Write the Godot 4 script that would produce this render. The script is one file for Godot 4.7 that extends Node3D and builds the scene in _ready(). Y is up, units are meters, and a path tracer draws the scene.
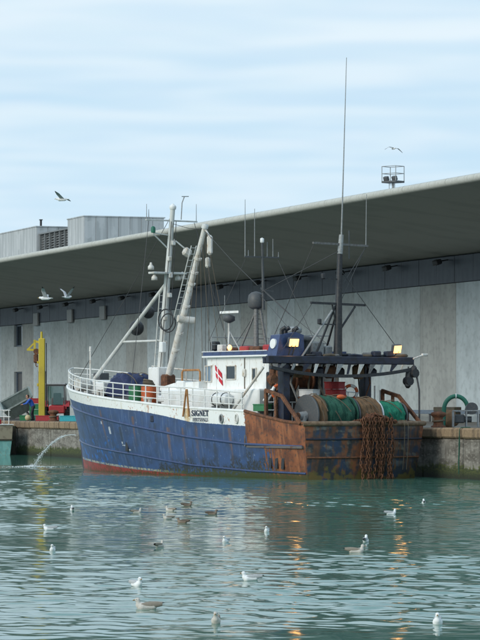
extends Node3D
# A harbour: a blue and white stern trawler moored at a quay in front of a long concrete hall with a cantilevered roof.
# World: camera above the water looking along -Z, y up, metres. The ship and the quay have frames of their own.

# ---------------------------------------------------------------- mesh builder
class MB:
	var v := PackedVector3Array()
	var n := PackedVector3Array()
	var uv := PackedVector2Array()
	var c := PackedColorArray()
	var ix := PackedInt32Array()
	var col := Color(1, 1, 1)

	func vert(p: Vector3, nn: Vector3, t := Vector2.ZERO) -> int:
		v.append(p); n.append(nn); uv.append(t); c.append(col)
		return v.size() - 1

	func face(i: int, j: int, k: int):          # counter-clockwise seen from outside
		ix.append(i); ix.append(k); ix.append(j)

	func poly(pts: Array, uvs := []):            # flat convex polygon, counter-clockwise seen from outside
		var nn: Vector3 = Vector3.ZERO
		for i in range(1, pts.size() - 1):
			nn += (pts[i] - pts[0]).cross(pts[i + 1] - pts[0])
		nn = nn.normalized()
		var b := v.size()
		for i in pts.size():
			vert(pts[i], nn, uvs[i] if uvs.size() > i else Vector2(pts[i].x, pts[i].y))
		for i in range(1, pts.size() - 1):
			face(b, b + i, b + i + 1)

	func box(at: Vector3, size: Vector3, bs := Basis(), ch := 0.0):
		var h := size * 0.5
		if ch <= 0.0:
			for f in [[0, 1, 2], [1, 2, 0], [2, 0, 1]]:
				for sg in [1.0, -1.0]:
					var a := Vector3.ZERO; var u := Vector3.ZERO; var w := Vector3.ZERO
					a[f[0]] = h[f[0]] * sg; u[f[1]] = h[f[1]] * sg; w[f[2]] = h[f[2]]
					var q = []
					for s in [[-1, -1], [1, -1], [1, 1], [-1, 1]]:
						q.append(at + bs * (a + u * s[0] + w * s[1]))
					poly(q, [Vector2(0, 0), Vector2(size[f[1]], 0), Vector2(size[f[1]], size[f[2]]), Vector2(0, size[f[2]])])
			return
		ch = min(ch, min(h.x, min(h.y, h.z)) * 0.9)
		var k := h - Vector3(ch, ch, ch)
		for f in [[0, 1, 2], [1, 2, 0], [2, 0, 1]]:
			for sg in [1.0, -1.0]:
				var a := Vector3.ZERO; var u := Vector3.ZERO; var w := Vector3.ZERO
				a[f[0]] = h[f[0]] * sg; u[f[1]] = k[f[1]] * sg; w[f[2]] = k[f[2]]
				var q = []
				for s in [[-1, -1], [1, -1], [1, 1], [-1, 1]]:
					q.append(at + bs * (a + u * s[0] + w * s[1]))
				poly(q, [Vector2(0, 0), Vector2(size[f[1]], 0), Vector2(size[f[1]], size[f[2]]), Vector2(0, size[f[2]])])
			for s1 in [1.0, -1.0]:               # edges between face axis f1 and f2, along f0
				for s2 in [1.0, -1.0]:
					var p1 := Vector3.ZERO; var p2 := Vector3.ZERO; var d := Vector3.ZERO
					p1[f[1]] = h[f[1]] * s1; p1[f[2]] = k[f[2]] * s2
					p2[f[1]] = k[f[1]] * s1; p2[f[2]] = h[f[2]] * s2
					d[f[0]] = k[f[0]] * s1 * s2
					poly([at + bs * (p1 - d), at + bs * (p1 + d), at + bs * (p2 + d), at + bs * (p2 - d)])
		for sx in [1.0, -1.0]:
			for sy in [1.0, -1.0]:
				for sz in [1.0, -1.0]:
					var e := [Vector3(h.x * sx, k.y * sy, k.z * sz), Vector3(k.x * sx, h.y * sy, k.z * sz), Vector3(k.x * sx, k.y * sy, h.z * sz)]
					if sx * sy * sz < 0: e.reverse()
					poly([at + bs * e[0], at + bs * e[1], at + bs * e[2]])

	func bar(a: Vector3, b: Vector3, w: float, hgt: float, ch := 0.0):   # a square bar from a to b
		var d := b - a
		var x := d.normalized()
		var up := Vector3.UP if abs(x.y) < 0.95 else Vector3.RIGHT
		var z := x.cross(up).normalized()
		var y := z.cross(x)
		box((a + b) * 0.5, Vector3(d.length(), hgt, w), Basis(x, y, z), ch)

	func tube(pts: Array, rad, sides := 8, caps := true):                  # swept tube, rad a number or one per point
		var m := pts.size()
		var up := Vector3(0.31, 0.9, 0.28).normalized()
		var base := v.size()
		var first: Vector3; var last: Vector3
		for i in m:
			var t: Vector3 = (pts[min(i + 1, m - 1)] - pts[max(i - 1, 0)]).normalized()
			if i == 0: first = t
			last = t
			if abs(t.dot(up)) > 0.97: up = Vector3(0.8, 0.1, -0.6).normalized()
			var x := up.cross(t).normalized()
			var y := t.cross(x).normalized()
			up = y
			var r: float = rad[i] if rad is Array else rad
			for s in sides + 1:
				var a := TAU * s / sides
				var nn := x * cos(a) + y * sin(a)
				vert(pts[i] + nn * r, nn, Vector2(float(s) / sides, float(i)))
		for i in m - 1:
			for s in sides:
				var q := base + i * (sides + 1) + s
				face(q, q + 1, q + sides + 2); face(q, q + sides + 2, q + sides + 1)
		if caps:
			for e in [0, m - 1]:
				var cc := vert(pts[e], -first if e == 0 else last)
				var b2 := v.size()
				for s in sides + 1:
					vert(v[base + e * (sides + 1) + s], -first if e == 0 else last)
				for s in sides:
					if e == 0: face(cc, b2 + s + 1, b2 + s)
					else: face(cc, b2 + s, b2 + s + 1)

	func cyl(a: Vector3, b: Vector3, r: float, r2 := -1.0, sides := 10, caps := true):
		tube([a, b], [r, r if r2 < 0 else r2], sides, caps)

	func lathe(at: Vector3, axis: Vector3, prof: Array, sides := 16):      # prof: [distance along the axis, radius]
		var pts := []; var rr := []
		for q in prof:
			pts.append(at + axis * q[0]); rr.append(max(q[1], 0.0005))
		# rings with one frame; smooth normals by slope
		var up := Vector3.UP if abs(axis.y) < 0.9 else Vector3.RIGHT
		var x := up.cross(axis).normalized(); var y := axis.cross(x).normalized()
		var base := v.size()
		for i in pts.size():
			var i0: int = max(i - 1, 0); var i1: int = min(i + 1, pts.size() - 1)
			var dz: float = prof[i1][0] - prof[i0][0]; var dr: float = prof[i1][1] - prof[i0][1]
			var l := sqrt(dz * dz + dr * dr) + 1e-6
			for s in sides + 1:
				var a := TAU * s / sides
				var o := x * cos(a) + y * sin(a)
				vert(pts[i] + o * rr[i], (o * dz / l - axis * dr / l).normalized(), Vector2(float(s) / sides, prof[i][0]))
		for i in pts.size() - 1:
			for s in sides:
				var q := base + i * (sides + 1) + s
				face(q, q + 1, q + sides + 2); face(q, q + sides + 2, q + sides + 1)

	func ball(at: Vector3, r: Vector3, nu := 12, nv := 8, wob: FastNoiseLite = null, wa := 0.0):
		var rows := []
		for j in nv + 1:
			var row := PackedVector3Array()
			for i in nu + 1:
				var a := -TAU * i / nu; var e := PI * (float(j) / nv - 0.5)
				var d := Vector3(cos(a) * cos(e), sin(e), sin(a) * cos(e))
				var k := 1.0
				if wob: k += wa * wob.get_noise_3dv((at + d * r) * 1.0)
				row.append(at + d * r * k)
			rows.append(row)
		grid(rows)

	func torus(at: Vector3, bs: Basis, rx: float, ry: float, r: float, nu := 12, nv := 6):
		var base := v.size()
		for i in nu + 1:
			var a := TAU * i / nu
			for j in nv + 1:
				var b := TAU * j / nv
				var o := Vector3(cos(a), sin(a), 0)
				vert(at + bs * (Vector3(cos(a) * rx, sin(a) * ry, 0) + o * r * cos(b) + Vector3(0, 0, r * sin(b))), (bs * (o * cos(b) + Vector3(0, 0, sin(b)))).normalized(), Vector2(float(i) / nu, float(j) / nv))
		for i in nu:
			for j in nv:
				var q := base + i * (nv + 1) + j
				face(q, q + nv + 1, q + nv + 2); face(q, q + nv + 2, q + 1)

	func grid(rows: Array, flip := false, uvs := []):   # smooth sheet through rows of points
		var base := v.size()
		var w: int = rows[0].size()
		for j in rows.size():
			for i in w:
				vert(rows[j][i], Vector3.ZERO, uvs[j][i] if uvs.size() else Vector2(float(i) / (w - 1), float(j) / (rows.size() - 1)))
		for j in rows.size() - 1:
			for i in w - 1:
				var q := base + j * w + i
				for t in [[q, q + 1, q + w + 1], [q, q + w + 1, q + w]]:
					var a: int = t[0]; var b: int = t[2] if flip else t[1]; var d: int = t[1] if flip else t[2]
					var nn := (v[b] - v[a]).cross(v[d] - v[a])
					n[a] += nn; n[b] += nn; n[d] += nn
					face(a, b, d)
		# weld normals where the sheet closes on itself
		for j in rows.size():
			var a := base + j * w; var b := a + w - 1
			if v[a].distance_to(v[b]) < 1e-4:
				var s := n[a] + n[b]; n[a] = s; n[b] = s
		for k in range(base, v.size()):
			n[k] = n[k].normalized() if n[k].length() > 1e-9 else Vector3.UP

	func prism(outline: Array, from: Vector3, dir: Vector3, xa: Vector3, ya: Vector3):   # 2D outline (ccw in xa, ya seen against dir) pushed along dir
		var a := []; var b := []
		for q in outline:
			a.append(from + xa * q.x + ya * q.y); b.append(from + xa * q.x + ya * q.y + dir)
		if xa.cross(ya).dot(dir) < 0:
			a.reverse(); b.reverse()
		poly(b)
		var ar := a.duplicate(); ar.reverse(); poly(ar)
		for i in a.size():
			var k := (i + 1) % a.size()
			poly([a[i], a[k], b[k], b[i]])

	# smooth union of tapered capsules, meshed as surface nets. bones: [a, b, ra, rb, colour]
	func nets(bones: Array, cell: float, k := 0.03, squash := Vector3.ONE):
		var lo := Vector3(1e9, 1e9, 1e9); var hi := -lo
		for b in bones:
			for e in [[0, 2], [1, 3]]:
				var r: float = b[e[1]] + cell * 2 + k
				lo = lo.min(b[e[0]] - Vector3(r, r, r)); hi = hi.max(b[e[0]] + Vector3(r, r, r))
		var g := Vector3i(((hi - lo) / cell).ceil()) + Vector3i.ONE
		var f := PackedFloat32Array(); f.resize(g.x * g.y * g.z); f.fill(1.0)
		for b in bones:
			var ba: Vector3 = b[1] - b[0]; var l2 := maxf(ba.length_squared(), 1e-9)
			var rm: float = max(b[2], b[3]) + cell * 2 + k
			var l3: Vector3 = ((b[0] as Vector3).min(b[1]) - Vector3(rm, rm, rm) - lo) / cell
			var h3: Vector3 = ((b[0] as Vector3).max(b[1]) + Vector3(rm, rm, rm) - lo) / cell
			for z in range(max(0, int(l3.z)), min(g.z, int(h3.z) + 1)):
				for y in range(max(0, int(l3.y)), min(g.y, int(h3.y) + 1)):
					for x in range(max(0, int(l3.x)), min(g.x, int(h3.x) + 1)):
						var p: Vector3 = lo + Vector3(x, y, z) * cell - b[0]
						var t := clampf(p.dot(ba) / l2, 0, 1)
						var d: float = (p - ba * t).length() - lerpf(b[2], b[3], t)
						var q := (z * g.y + y) * g.x + x
						var o := f[q]
						var hh := maxf(k - absf(d - o), 0.0) / k
						f[q] = minf(d, o) - hh * hh * k * 0.25
		var id := PackedInt32Array(); id.resize(f.size()); id.fill(-1)
		var keep := col
		for z in g.z - 1:
			for y in g.y - 1:
				for x in g.x - 1:
					var q := (z * g.y + y) * g.x + x
					var s := 0; var sum := Vector3.ZERO; var cnt := 0
					var cv := [f[q], f[q + 1], f[q + g.x], f[q + g.x + 1], f[q + g.x * g.y], f[q + g.x * g.y + 1], f[q + g.x * g.y + g.x], f[q + g.x * g.y + g.x + 1]]
					for i in 8:
						if cv[i] < 0: s += 1
					if s == 0 or s == 8: continue
					for e in [[0, 1], [2, 3], [4, 5], [6, 7], [0, 2], [1, 3], [4, 6], [5, 7], [0, 4], [1, 5], [2, 6], [3, 7]]:
						var a: float = cv[e[0]]; var b: float = cv[e[1]]
						if (a < 0) != (b < 0):
							var t := a / (a - b)
							var pa := Vector3(e[0] & 1, (e[0] >> 1) & 1, e[0] >> 2); var pb := Vector3(e[1] & 1, (e[1] >> 1) & 1, e[1] >> 2)
							sum += pa.lerp(pb, t); cnt += 1
					var pp := lo + (Vector3(x, y, z) + sum / cnt) * cell
					var best := 1e9
					for b in bones:
						var ba: Vector3 = b[1] - b[0]
						var t := clampf((pp - b[0]).dot(ba) / maxf(ba.length_squared(), 1e-9), 0, 1)
						var d: float = (pp - b[0] - ba * t).length() - lerpf(b[2], b[3], t)
						if d < best:
							best = d; col = b[4]
					id[q] = vert(pp * squash, Vector3.ZERO)
		col = keep
		var st := [1, g.x, g.x * g.y]
		for z in range(1, g.z - 1):
			for y in range(1, g.y - 1):
				for x in range(1, g.x - 1):
					var q := (z * g.y + y) * g.x + x
					for ax in 3:
						var a := f[q]; var b: float = f[q + st[ax]]
						if (a < 0) == (b < 0): continue
						var u: int = st[(ax + 1) % 3]; var w: int = st[(ax + 2) % 3]
						var i0 := id[q - u - w]; var i1 := id[q - w]; var i2 := id[q]; var i3 := id[q - u]
						if i0 < 0 or i1 < 0 or i2 < 0 or i3 < 0: continue
						var tr := [[i0, i1, i2], [i0, i2, i3]] if a < 0 else [[i0, i2, i1], [i0, i3, i2]]
						for t in tr:
							var nn := (v[t[1]] - v[t[0]]).cross(v[t[2]] - v[t[0]])
							n[t[0]] += nn; n[t[1]] += nn; n[t[2]] += nn
							face(t[0], t[1], t[2])
		for i in n.size():
			if n[i].length() > 0: n[i] = n[i].normalized()

	func mesh() -> ArrayMesh:
		var a := []; a.resize(Mesh.ARRAY_MAX)
		a[Mesh.ARRAY_VERTEX] = v; a[Mesh.ARRAY_NORMAL] = n; a[Mesh.ARRAY_TEX_UV] = uv; a[Mesh.ARRAY_COLOR] = c; a[Mesh.ARRAY_INDEX] = ix
		var m := ArrayMesh.new()
		m.add_surface_from_arrays(Mesh.PRIMITIVE_TRIANGLES, a)
		return m

# ---------------------------------------------------------------- nodes
var used := {}
var ship_at: Transform3D
var quay_at: Transform3D
var M := {}

func numbered(called: String) -> String:
	var k: int = used.get(called, -1) + 1
	used[called] = k
	return called if k == 0 else "%s_%03d" % [called, k]

func tag(o: Node, label: String, category: String, group := "", kind := ""):
	if label: o.set_meta("label", label)
	if category: o.set_meta("category", category)
	if group: o.set_meta("group", group)
	if kind: o.set_meta("kind", kind)

func thing(called: String, label: String, category: String, xf: Transform3D, group := "") -> Node3D:
	var o := Node3D.new()
	o.name = numbered(called)
	add_child(o)
	o.transform = xf
	tag(o, label, category, group)
	return o

func put(called: String, b, m: Material, parent: Node, at := Vector3.ZERO) -> MeshInstance3D:
	var o := MeshInstance3D.new()
	o.name = called if parent != self else numbered(called)
	o.mesh = b.mesh() if b is MB else b
	o.material_override = m
	o.cast_shadow = GeometryInstance3D.SHADOW_CASTING_SETTING_ON
	parent.add_child(o, true)
	o.position = at
	return o

func copy(o: Node3D, label: String, xf: Transform3D) -> Node3D:
	var r: Node3D = o.duplicate()
	r.name = numbered(String(o.name).rstrip("0123456789").trim_suffix("_") if "_0" in String(o.name) else String(o.name))
	add_child(r)
	r.transform = xf
	r.set_meta("label", label)
	return r

# ---------------------------------------------------------------- materials
func lin(r: float, g: float, b: float) -> Color:
	return Color(r, g, b).linear_to_srgb()

func noise_bytes(seed_: int, freq: float, w: int, h: int, oct := 4, cell := false) -> PackedByteArray:
	var f := FastNoiseLite.new()
	f.seed = seed_; f.frequency = freq; f.fractal_octaves = oct
	f.noise_type = FastNoiseLite.TYPE_CELLULAR if cell else FastNoiseLite.TYPE_SIMPLEX_SMOOTH
	var im := f.get_seamless_image(w, h)
	im.convert(Image.FORMAT_L8)
	return im.get_data()

# layers: [colour (linear), noise bytes, low, high, amount]
func blend_tex(w: int, h: int, base: Color, layers: Array) -> ImageTexture:
	var out := PackedByteArray(); out.resize(w * h * 3)
	var br := base.r * 255.0; var bg := base.g * 255.0; var bb := base.b * 255.0
	for i in w * h:
		var r := br; var g := bg; var b := bb
		for l in layers:
			var nb: PackedByteArray = l[1]
			var t: float = smoothstep(l[2], l[3], nb[i] / 255.0) * l[4]
			var cc: Color = l[0]
			r += (cc.r * 255.0 - r) * t; g += (cc.g * 255.0 - g) * t; b += (cc.b * 255.0 - b) * t
		out[i * 3] = int(clampf(r, 0, 255)); out[i * 3 + 1] = int(clampf(g, 0, 255)); out[i * 3 + 2] = int(clampf(b, 0, 255))
	return ImageTexture.create_from_image(Image.create_from_data(w, h, false, Image.FORMAT_RGB8, out))

func plain(c: Color, rough := 0.6, metal := 0.0, spec := 0.5) -> StandardMaterial3D:
	var m := StandardMaterial3D.new()
	m.albedo_color = c; m.roughness = rough; m.metallic = metal; m.metallic_specular = spec
	return m

func tri(tex: Texture2D, size: float, rough := 0.7, metal := 0.0, tall := 1.0) -> StandardMaterial3D:
	var m := StandardMaterial3D.new()
	m.albedo_texture = tex; m.roughness = rough; m.metallic = metal
	m.uv1_triplanar = true
	m.uv1_scale = Vector3(1.0 / size, 1.0 / (size * tall), 1.0 / size)
	return m

func uvm(tex: Texture2D, rough := 0.7) -> StandardMaterial3D:
	var m := StandardMaterial3D.new()
	m.albedo_texture = tex; m.roughness = rough
	return m

func glow(c: Color, e: float) -> StandardMaterial3D:
	var m := StandardMaterial3D.new()
	m.albedo_color = Color(0.9, 0.85, 0.7); m.emission_enabled = true; m.emission = c; m.emission_energy_multiplier = e
	return m

var nA: PackedByteArray
var nB: PackedByteArray
var nC: PackedByteArray
var nV: PackedByteArray

func make_materials():
	nA = noise_bytes(11, 0.012, 256, 256, 5)
	nB = noise_bytes(23, 0.03, 256, 256, 4)
	nC = noise_bytes(37, 0.09, 256, 256, 3)
	# painted metal, worn: base with rust and dirt showing through
	var rust1 := lin(0.11, 0.046, 0.024); var rust2 := lin(0.2, 0.08, 0.035); var rust3 := lin(0.06, 0.03, 0.02)
	var rust_tex := blend_tex(256, 256, rust1, [[rust2, nA, 0.4, 0.65, 0.8], [rust3, nB, 0.55, 0.75, 0.8], [lin(0.3, 0.13, 0.05), nC, 0.66, 0.8, 0.5]])
	M.rust = tri(rust_tex, 1.6, 0.85)
	M.white = tri(blend_tex(256, 256, lin(0.78, 0.79, 0.77), [[lin(0.62, 0.61, 0.56), nA, 0.4, 0.95, 0.6], [rust2, nB, 0.8, 1.0, 0.4], [lin(0.55, 0.5, 0.4), nC, 0.6, 1.0, 0.3]]), 2.3, 0.45, 0.0, 2.5)
	M.white_rusty = tri(blend_tex(256, 256, lin(0.66, 0.65, 0.61), [[lin(0.45, 0.38, 0.28), nA, 0.35, 0.9, 0.7], [rust2, nB, 0.66, 1.0, 0.75], [rust3, nC, 0.75, 1.0, 0.6]]), 1.3, 0.6, 0.0, 2.2)
	M.rail = tri(blend_tex(256, 256, lin(0.74, 0.75, 0.73), [[lin(0.5, 0.44, 0.35), nB, 0.5, 0.9, 0.7]]), 0.9, 0.5)
	M.mast = tri(blend_tex(256, 256, lin(0.6, 0.61, 0.58), [[lin(0.42, 0.41, 0.37), nA, 0.35, 0.9, 0.7], [lin(0.25, 0.17, 0.1), nB, 0.7, 1.0, 0.6]]), 1.7, 0.5, 0.0, 3.0)
	M.navy = tri(blend_tex(256, 256, lin(0.014, 0.019, 0.04), [[lin(0.009, 0.01, 0.015), nA, 0.4, 0.8, 0.8], [rust1, nB, 0.68, 0.95, 0.7]]), 1.5, 0.45)
	M.blue = tri(blend_tex(256, 256, lin(0.04, 0.066, 0.155), [[lin(0.028, 0.04, 0.09), nA, 0.5, 0.75, 0.6], [lin(0.12, 0.15, 0.3), nC, 0.65, 0.8, 0.4]]), 1.7, 0.4)
	M.black = tri(blend_tex(256, 256, lin(0.02, 0.022, 0.026), [[lin(0.05, 0.045, 0.04), nB, 0.55, 0.75, 0.7]]), 1.2, 0.5)
	M.darkgrey = tri(blend_tex(256, 256, lin(0.07, 0.075, 0.08), [[lin(0.11, 0.1, 0.09), nB, 0.5, 0.75, 0.6]]), 0.9, 0.55)
	M.grey = tri(blend_tex(256, 256, lin(0.3, 0.31, 0.31), [[lin(0.2, 0.19, 0.17), nB, 0.5, 0.75, 0.6]]), 1.0, 0.5)
	M.tanrail = tri(blend_tex(256, 256, lin(0.2, 0.14, 0.085), [[lin(0.1, 0.055, 0.03), nA, 0.35, 0.75, 0.8], [lin(0.32, 0.27, 0.2), nC, 0.6, 0.95, 0.6]]), 1.1, 0.8)
	M.dullgrey = tri(blend_tex(256, 256, lin(0.16, 0.16, 0.155), [[lin(0.09, 0.08, 0.07), nB, 0.4, 0.8, 0.7]]), 1.0, 0.5)
	M.orange_rust = tri(blend_tex(256, 256, lin(0.4, 0.19, 0.065), [[rust2, nA, 0.4, 0.8, 0.7], [lin(0.5, 0.36, 0.2), nC, 0.6, 0.95, 0.6]]), 0.8, 0.8)
	M.wire = plain(lin(0.06, 0.06, 0.06), 0.6)
	M.rope = tri(blend_tex(256, 256, lin(0.16, 0.13, 0.09), [[lin(0.08, 0.06, 0.04), nC, 0.4, 0.65, 0.8]]), 0.25, 0.9)
	M.deck = tri(blend_tex(256, 256, lin(0.12, 0.11, 0.1), [[rust1, nA, 0.5, 0.7, 0.7]]), 2.0, 0.85)
	M.yellow = tri(blend_tex(256, 256, lin(0.52, 0.4, 0.035), [[lin(0.42, 0.31, 0.04), nA, 0.3, 0.9, 0.7], [rust1, nC, 0.8, 1.0, 0.5]]), 2.7, 0.5, 0.0, 2.0)
	M.red = tri(blend_tex(256, 256, lin(0.38, 0.03, 0.034), [[lin(0.22, 0.018, 0.02), nB, 0.5, 0.75, 0.6]]), 0.7, 0.5)
	M.orange = tri(blend_tex(256, 256, lin(0.6, 0.12, 0.03), [[lin(0.35, 0.06, 0.02), nB, 0.5, 0.75, 0.6]]), 0.7, 0.55)
	M.green = tri(blend_tex(256, 256, lin(0.028, 0.19, 0.075), [[lin(0.02, 0.11, 0.045), nB, 0.5, 0.75, 0.6]]), 0.7, 0.5)
	M.cyan = tri(blend_tex(256, 256, lin(0.05, 0.42, 0.48), [[lin(0.04, 0.3, 0.34), nB, 0.5, 0.75, 0.6]]), 0.7, 0.5)
	M.timber = tri(blend_tex(256, 256, lin(0.07, 0.055, 0.04), [[lin(0.035, 0.03, 0.025), nB, 0.45, 0.7, 0.8], [lin(0.04, 0.07, 0.03), nA, 0.55, 0.7, 0.5]]), 0.8, 0.9, 0.0, 4.0)
	M.glass = plain(lin(0.02, 0.03, 0.035), 0.06, 0.0, 0.6)
	M.lens = glow(Color(1.0, 0.68, 0.36), 2.2)
	M.smoke = plain(lin(0.62, 0.66, 0.68), 0.3)
	# nets: twisted twine look
	var weave := PackedByteArray(); weave.resize(256 * 256)
	for y in 256:
		for x in 256:
			weave[y * 256 + x] = int(clampf(128 + 70 * sin((x + y) * TAU / 16.0) * sin((x - y) * TAU / 16.0) + (nC[y * 256 + x] - 128) * 0.9, 0, 255))
	M.net_green = tri(blend_tex(256, 256, lin(0.028, 0.115, 0.075), [[lin(0.01, 0.04, 0.028), weave, 0.5, 0.75, 0.9], [lin(0.04, 0.2, 0.12), nB, 0.55, 0.7, 0.6]]), 0.5, 0.9)
	M.net_bright = tri(blend_tex(256, 256, lin(0.02, 0.24, 0.14), [[lin(0.01, 0.1, 0.06), weave, 0.5, 0.75, 0.8], [lin(0.03, 0.3, 0.19), nB, 0.55, 0.7, 0.6]]), 0.5, 0.9)
	M.net_brown = tri(blend_tex(256, 256, lin(0.22, 0.135, 0.07), [[lin(0.08, 0.05, 0.03), weave, 0.5, 0.75, 0.9], [lin(0.22, 0.12, 0.055), nB, 0.55, 0.7, 0.6]]), 0.5, 0.9)
	for k in ["net_green", "net_bright", "net_brown"]:
		var hi := Image.create_from_data(256, 256, false, Image.FORMAT_L8, weave)
		M[k].heightmap_enabled = true; M[k].heightmap_texture = ImageTexture.create_from_image(hi); M[k].heightmap_scale = 2.0
	M.chain = tri(rust_tex, 0.4, 0.9)
	M.tarp = tri(blend_tex(256, 256, lin(0.012, 0.02, 0.07), [[lin(0.03, 0.045, 0.12), nB, 0.5, 0.7, 0.7]]), 0.8, 0.6)
	M.hose = tri(blend_tex(256, 256, lin(0.02, 0.16, 0.1), [[lin(0.02, 0.08, 0.06), nC, 0.5, 0.7, 0.7]]), 0.4, 0.6)
	var vc := StandardMaterial3D.new()
	vc.vertex_color_use_as_albedo = true; vc.roughness = 0.8
	M.vcol = vc
	var fe := tri(blend_tex(256, 256, lin(0.98, 0.98, 0.98), [[lin(0.5, 0.47, 0.43), nC, 0.5, 0.8, 0.8], [lin(0.75, 0.73, 0.7), nB, 0.45, 0.7, 0.6]]), 0.3, 0.8)
	fe.vertex_color_use_as_albedo = true
	M.feather = fe
	# concrete: mottled, with rain streaks running down
	var w := 1024; var h := 512
	var f1 := noise_bytes(5, 0.006, w, h, 6); var f2 := noise_bytes(6, 0.03, w, h, 6); var st0 := noise_bytes(7, 0.03, w, 64, 4); var st1 := noise_bytes(8, 0.011, w, 64, 4)
	var s0 := PackedByteArray(); s0.resize(w * h); var s1 := PackedByteArray(); s1.resize(w * h)
	for y in h:
		for x in w:
			s0[y * w + x] = st0[((y / 14) % 64) * w + x]
			s1[y * w + x] = st1[((y / 20) % 64) * w + x]
	var base := lin(0.3, 0.315, 0.3)
	M.wall = []
	for tone in [lin(0.38, 0.44, 0.45), lin(0.33, 0.355, 0.345), lin(0.42, 0.49, 0.515), lin(0.365, 0.415, 0.42)]:
		M.wall.append(uvm(blend_tex(w, h, tone, [[tone.darkened(0.16), f1, 0.35, 0.9, 0.5], [tone.lightened(0.15), s0, 0.5, 0.95, 0.25], [tone.darkened(0.16), s1, 0.5, 0.95, 0.35], [tone.darkened(0.2), f2, 0.45, 0.95, 0.5]]), 0.85))
	M.quay = tri(blend_tex(w, h, lin(0.22, 0.21, 0.18), [[lin(0.11, 0.1, 0.085), f1, 0.42, 0.68, 0.8], [lin(0.33, 0.31, 0.27), f2, 0.56, 0.75, 0.6], [lin(0.08, 0.075, 0.06), s1, 0.58, 0.75, 0.5]]), 4.0, 0.9)
	M.quayface = uvm(quay_face_texture(), 0.85)
	M.cope = tri(blend_tex(w, h, lin(0.24, 0.17, 0.1), [[lin(0.12, 0.085, 0.055), f1, 0.42, 0.66, 0.8], [lin(0.34, 0.24, 0.15), f2, 0.55, 0.72, 0.6]]), 3.0, 0.9)
	M.algae = tri(blend_tex(w, h, lin(0.03, 0.04, 0.016), [[lin(0.06, 0.09, 0.02), f2, 0.48, 0.65, 0.8], [lin(0.015, 0.018, 0.012), f1, 0.5, 0.7, 0.7]]), 2.5, 0.7)
	M.apron = tri(blend_tex(w, h, lin(0.16, 0.15, 0.13), [[lin(0.1, 0.09, 0.08), f1, 0.45, 0.65, 0.7]]), 12.0, 0.9)
	M.clad = tri(blend_tex(w, h, lin(0.036, 0.048, 0.066), [[lin(0.024, 0.032, 0.046), s1, 0.45, 0.7, 0.7], [lin(0.05, 0.064, 0.082), f1, 0.55, 0.75, 0.5]]), 6.0, 0.5)
	M.soffit = tri(blend_tex(w, h, lin(0.33, 0.345, 0.315), [[lin(0.275, 0.29, 0.265), f1, 0.45, 0.7, 0.7]]), 20.0, 0.8)
	M.edge = tri(blend_tex(w, h, lin(0.5, 0.5, 0.46), [[lin(0.36, 0.36, 0.32), s0, 0.5, 0.7, 0.7], [lin(0.4, 0.4, 0.35), f2, 0.5, 0.7, 0.5]]), 5.0, 0.7)
	M.plant = tri(blend_tex(w, h, lin(0.4, 0.42, 0.42), [[lin(0.3, 0.32, 0.32), s1, 0.48, 0.7, 0.8], [lin(0.46, 0.48, 0.48), f1, 0.55, 0.7, 0.6]]), 7.0, 0.6)
	M.louvre = tri(blend_tex(w, h, lin(0.17, 0.18, 0.18), [[lin(0.12, 0.13, 0.13), f2, 0.5, 0.7, 0.6]]), 3.0, 0.6)
	M.zinc = tri(blend_tex(w, h, lin(0.25, 0.29, 0.27), [[lin(0.16, 0.19, 0.17), f1, 0.45, 0.65, 0.7], [lin(0.33, 0.37, 0.35), f2, 0.56, 0.72, 0.5]]), 2.0, 0.5, 0.2)
	M.beam = tri(blend_tex(w, h, lin(0.11, 0.15, 0.2), [[lin(0.08, 0.1, 0.12), f2, 0.5, 0.7, 0.7]]), 3.0, 0.5)

# ---------------------------------------------------------------- camera, sky, sun
const F := 3000.0          # focal length in pixels of the 480 x 640 photograph
const EYE := 3.14

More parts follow.
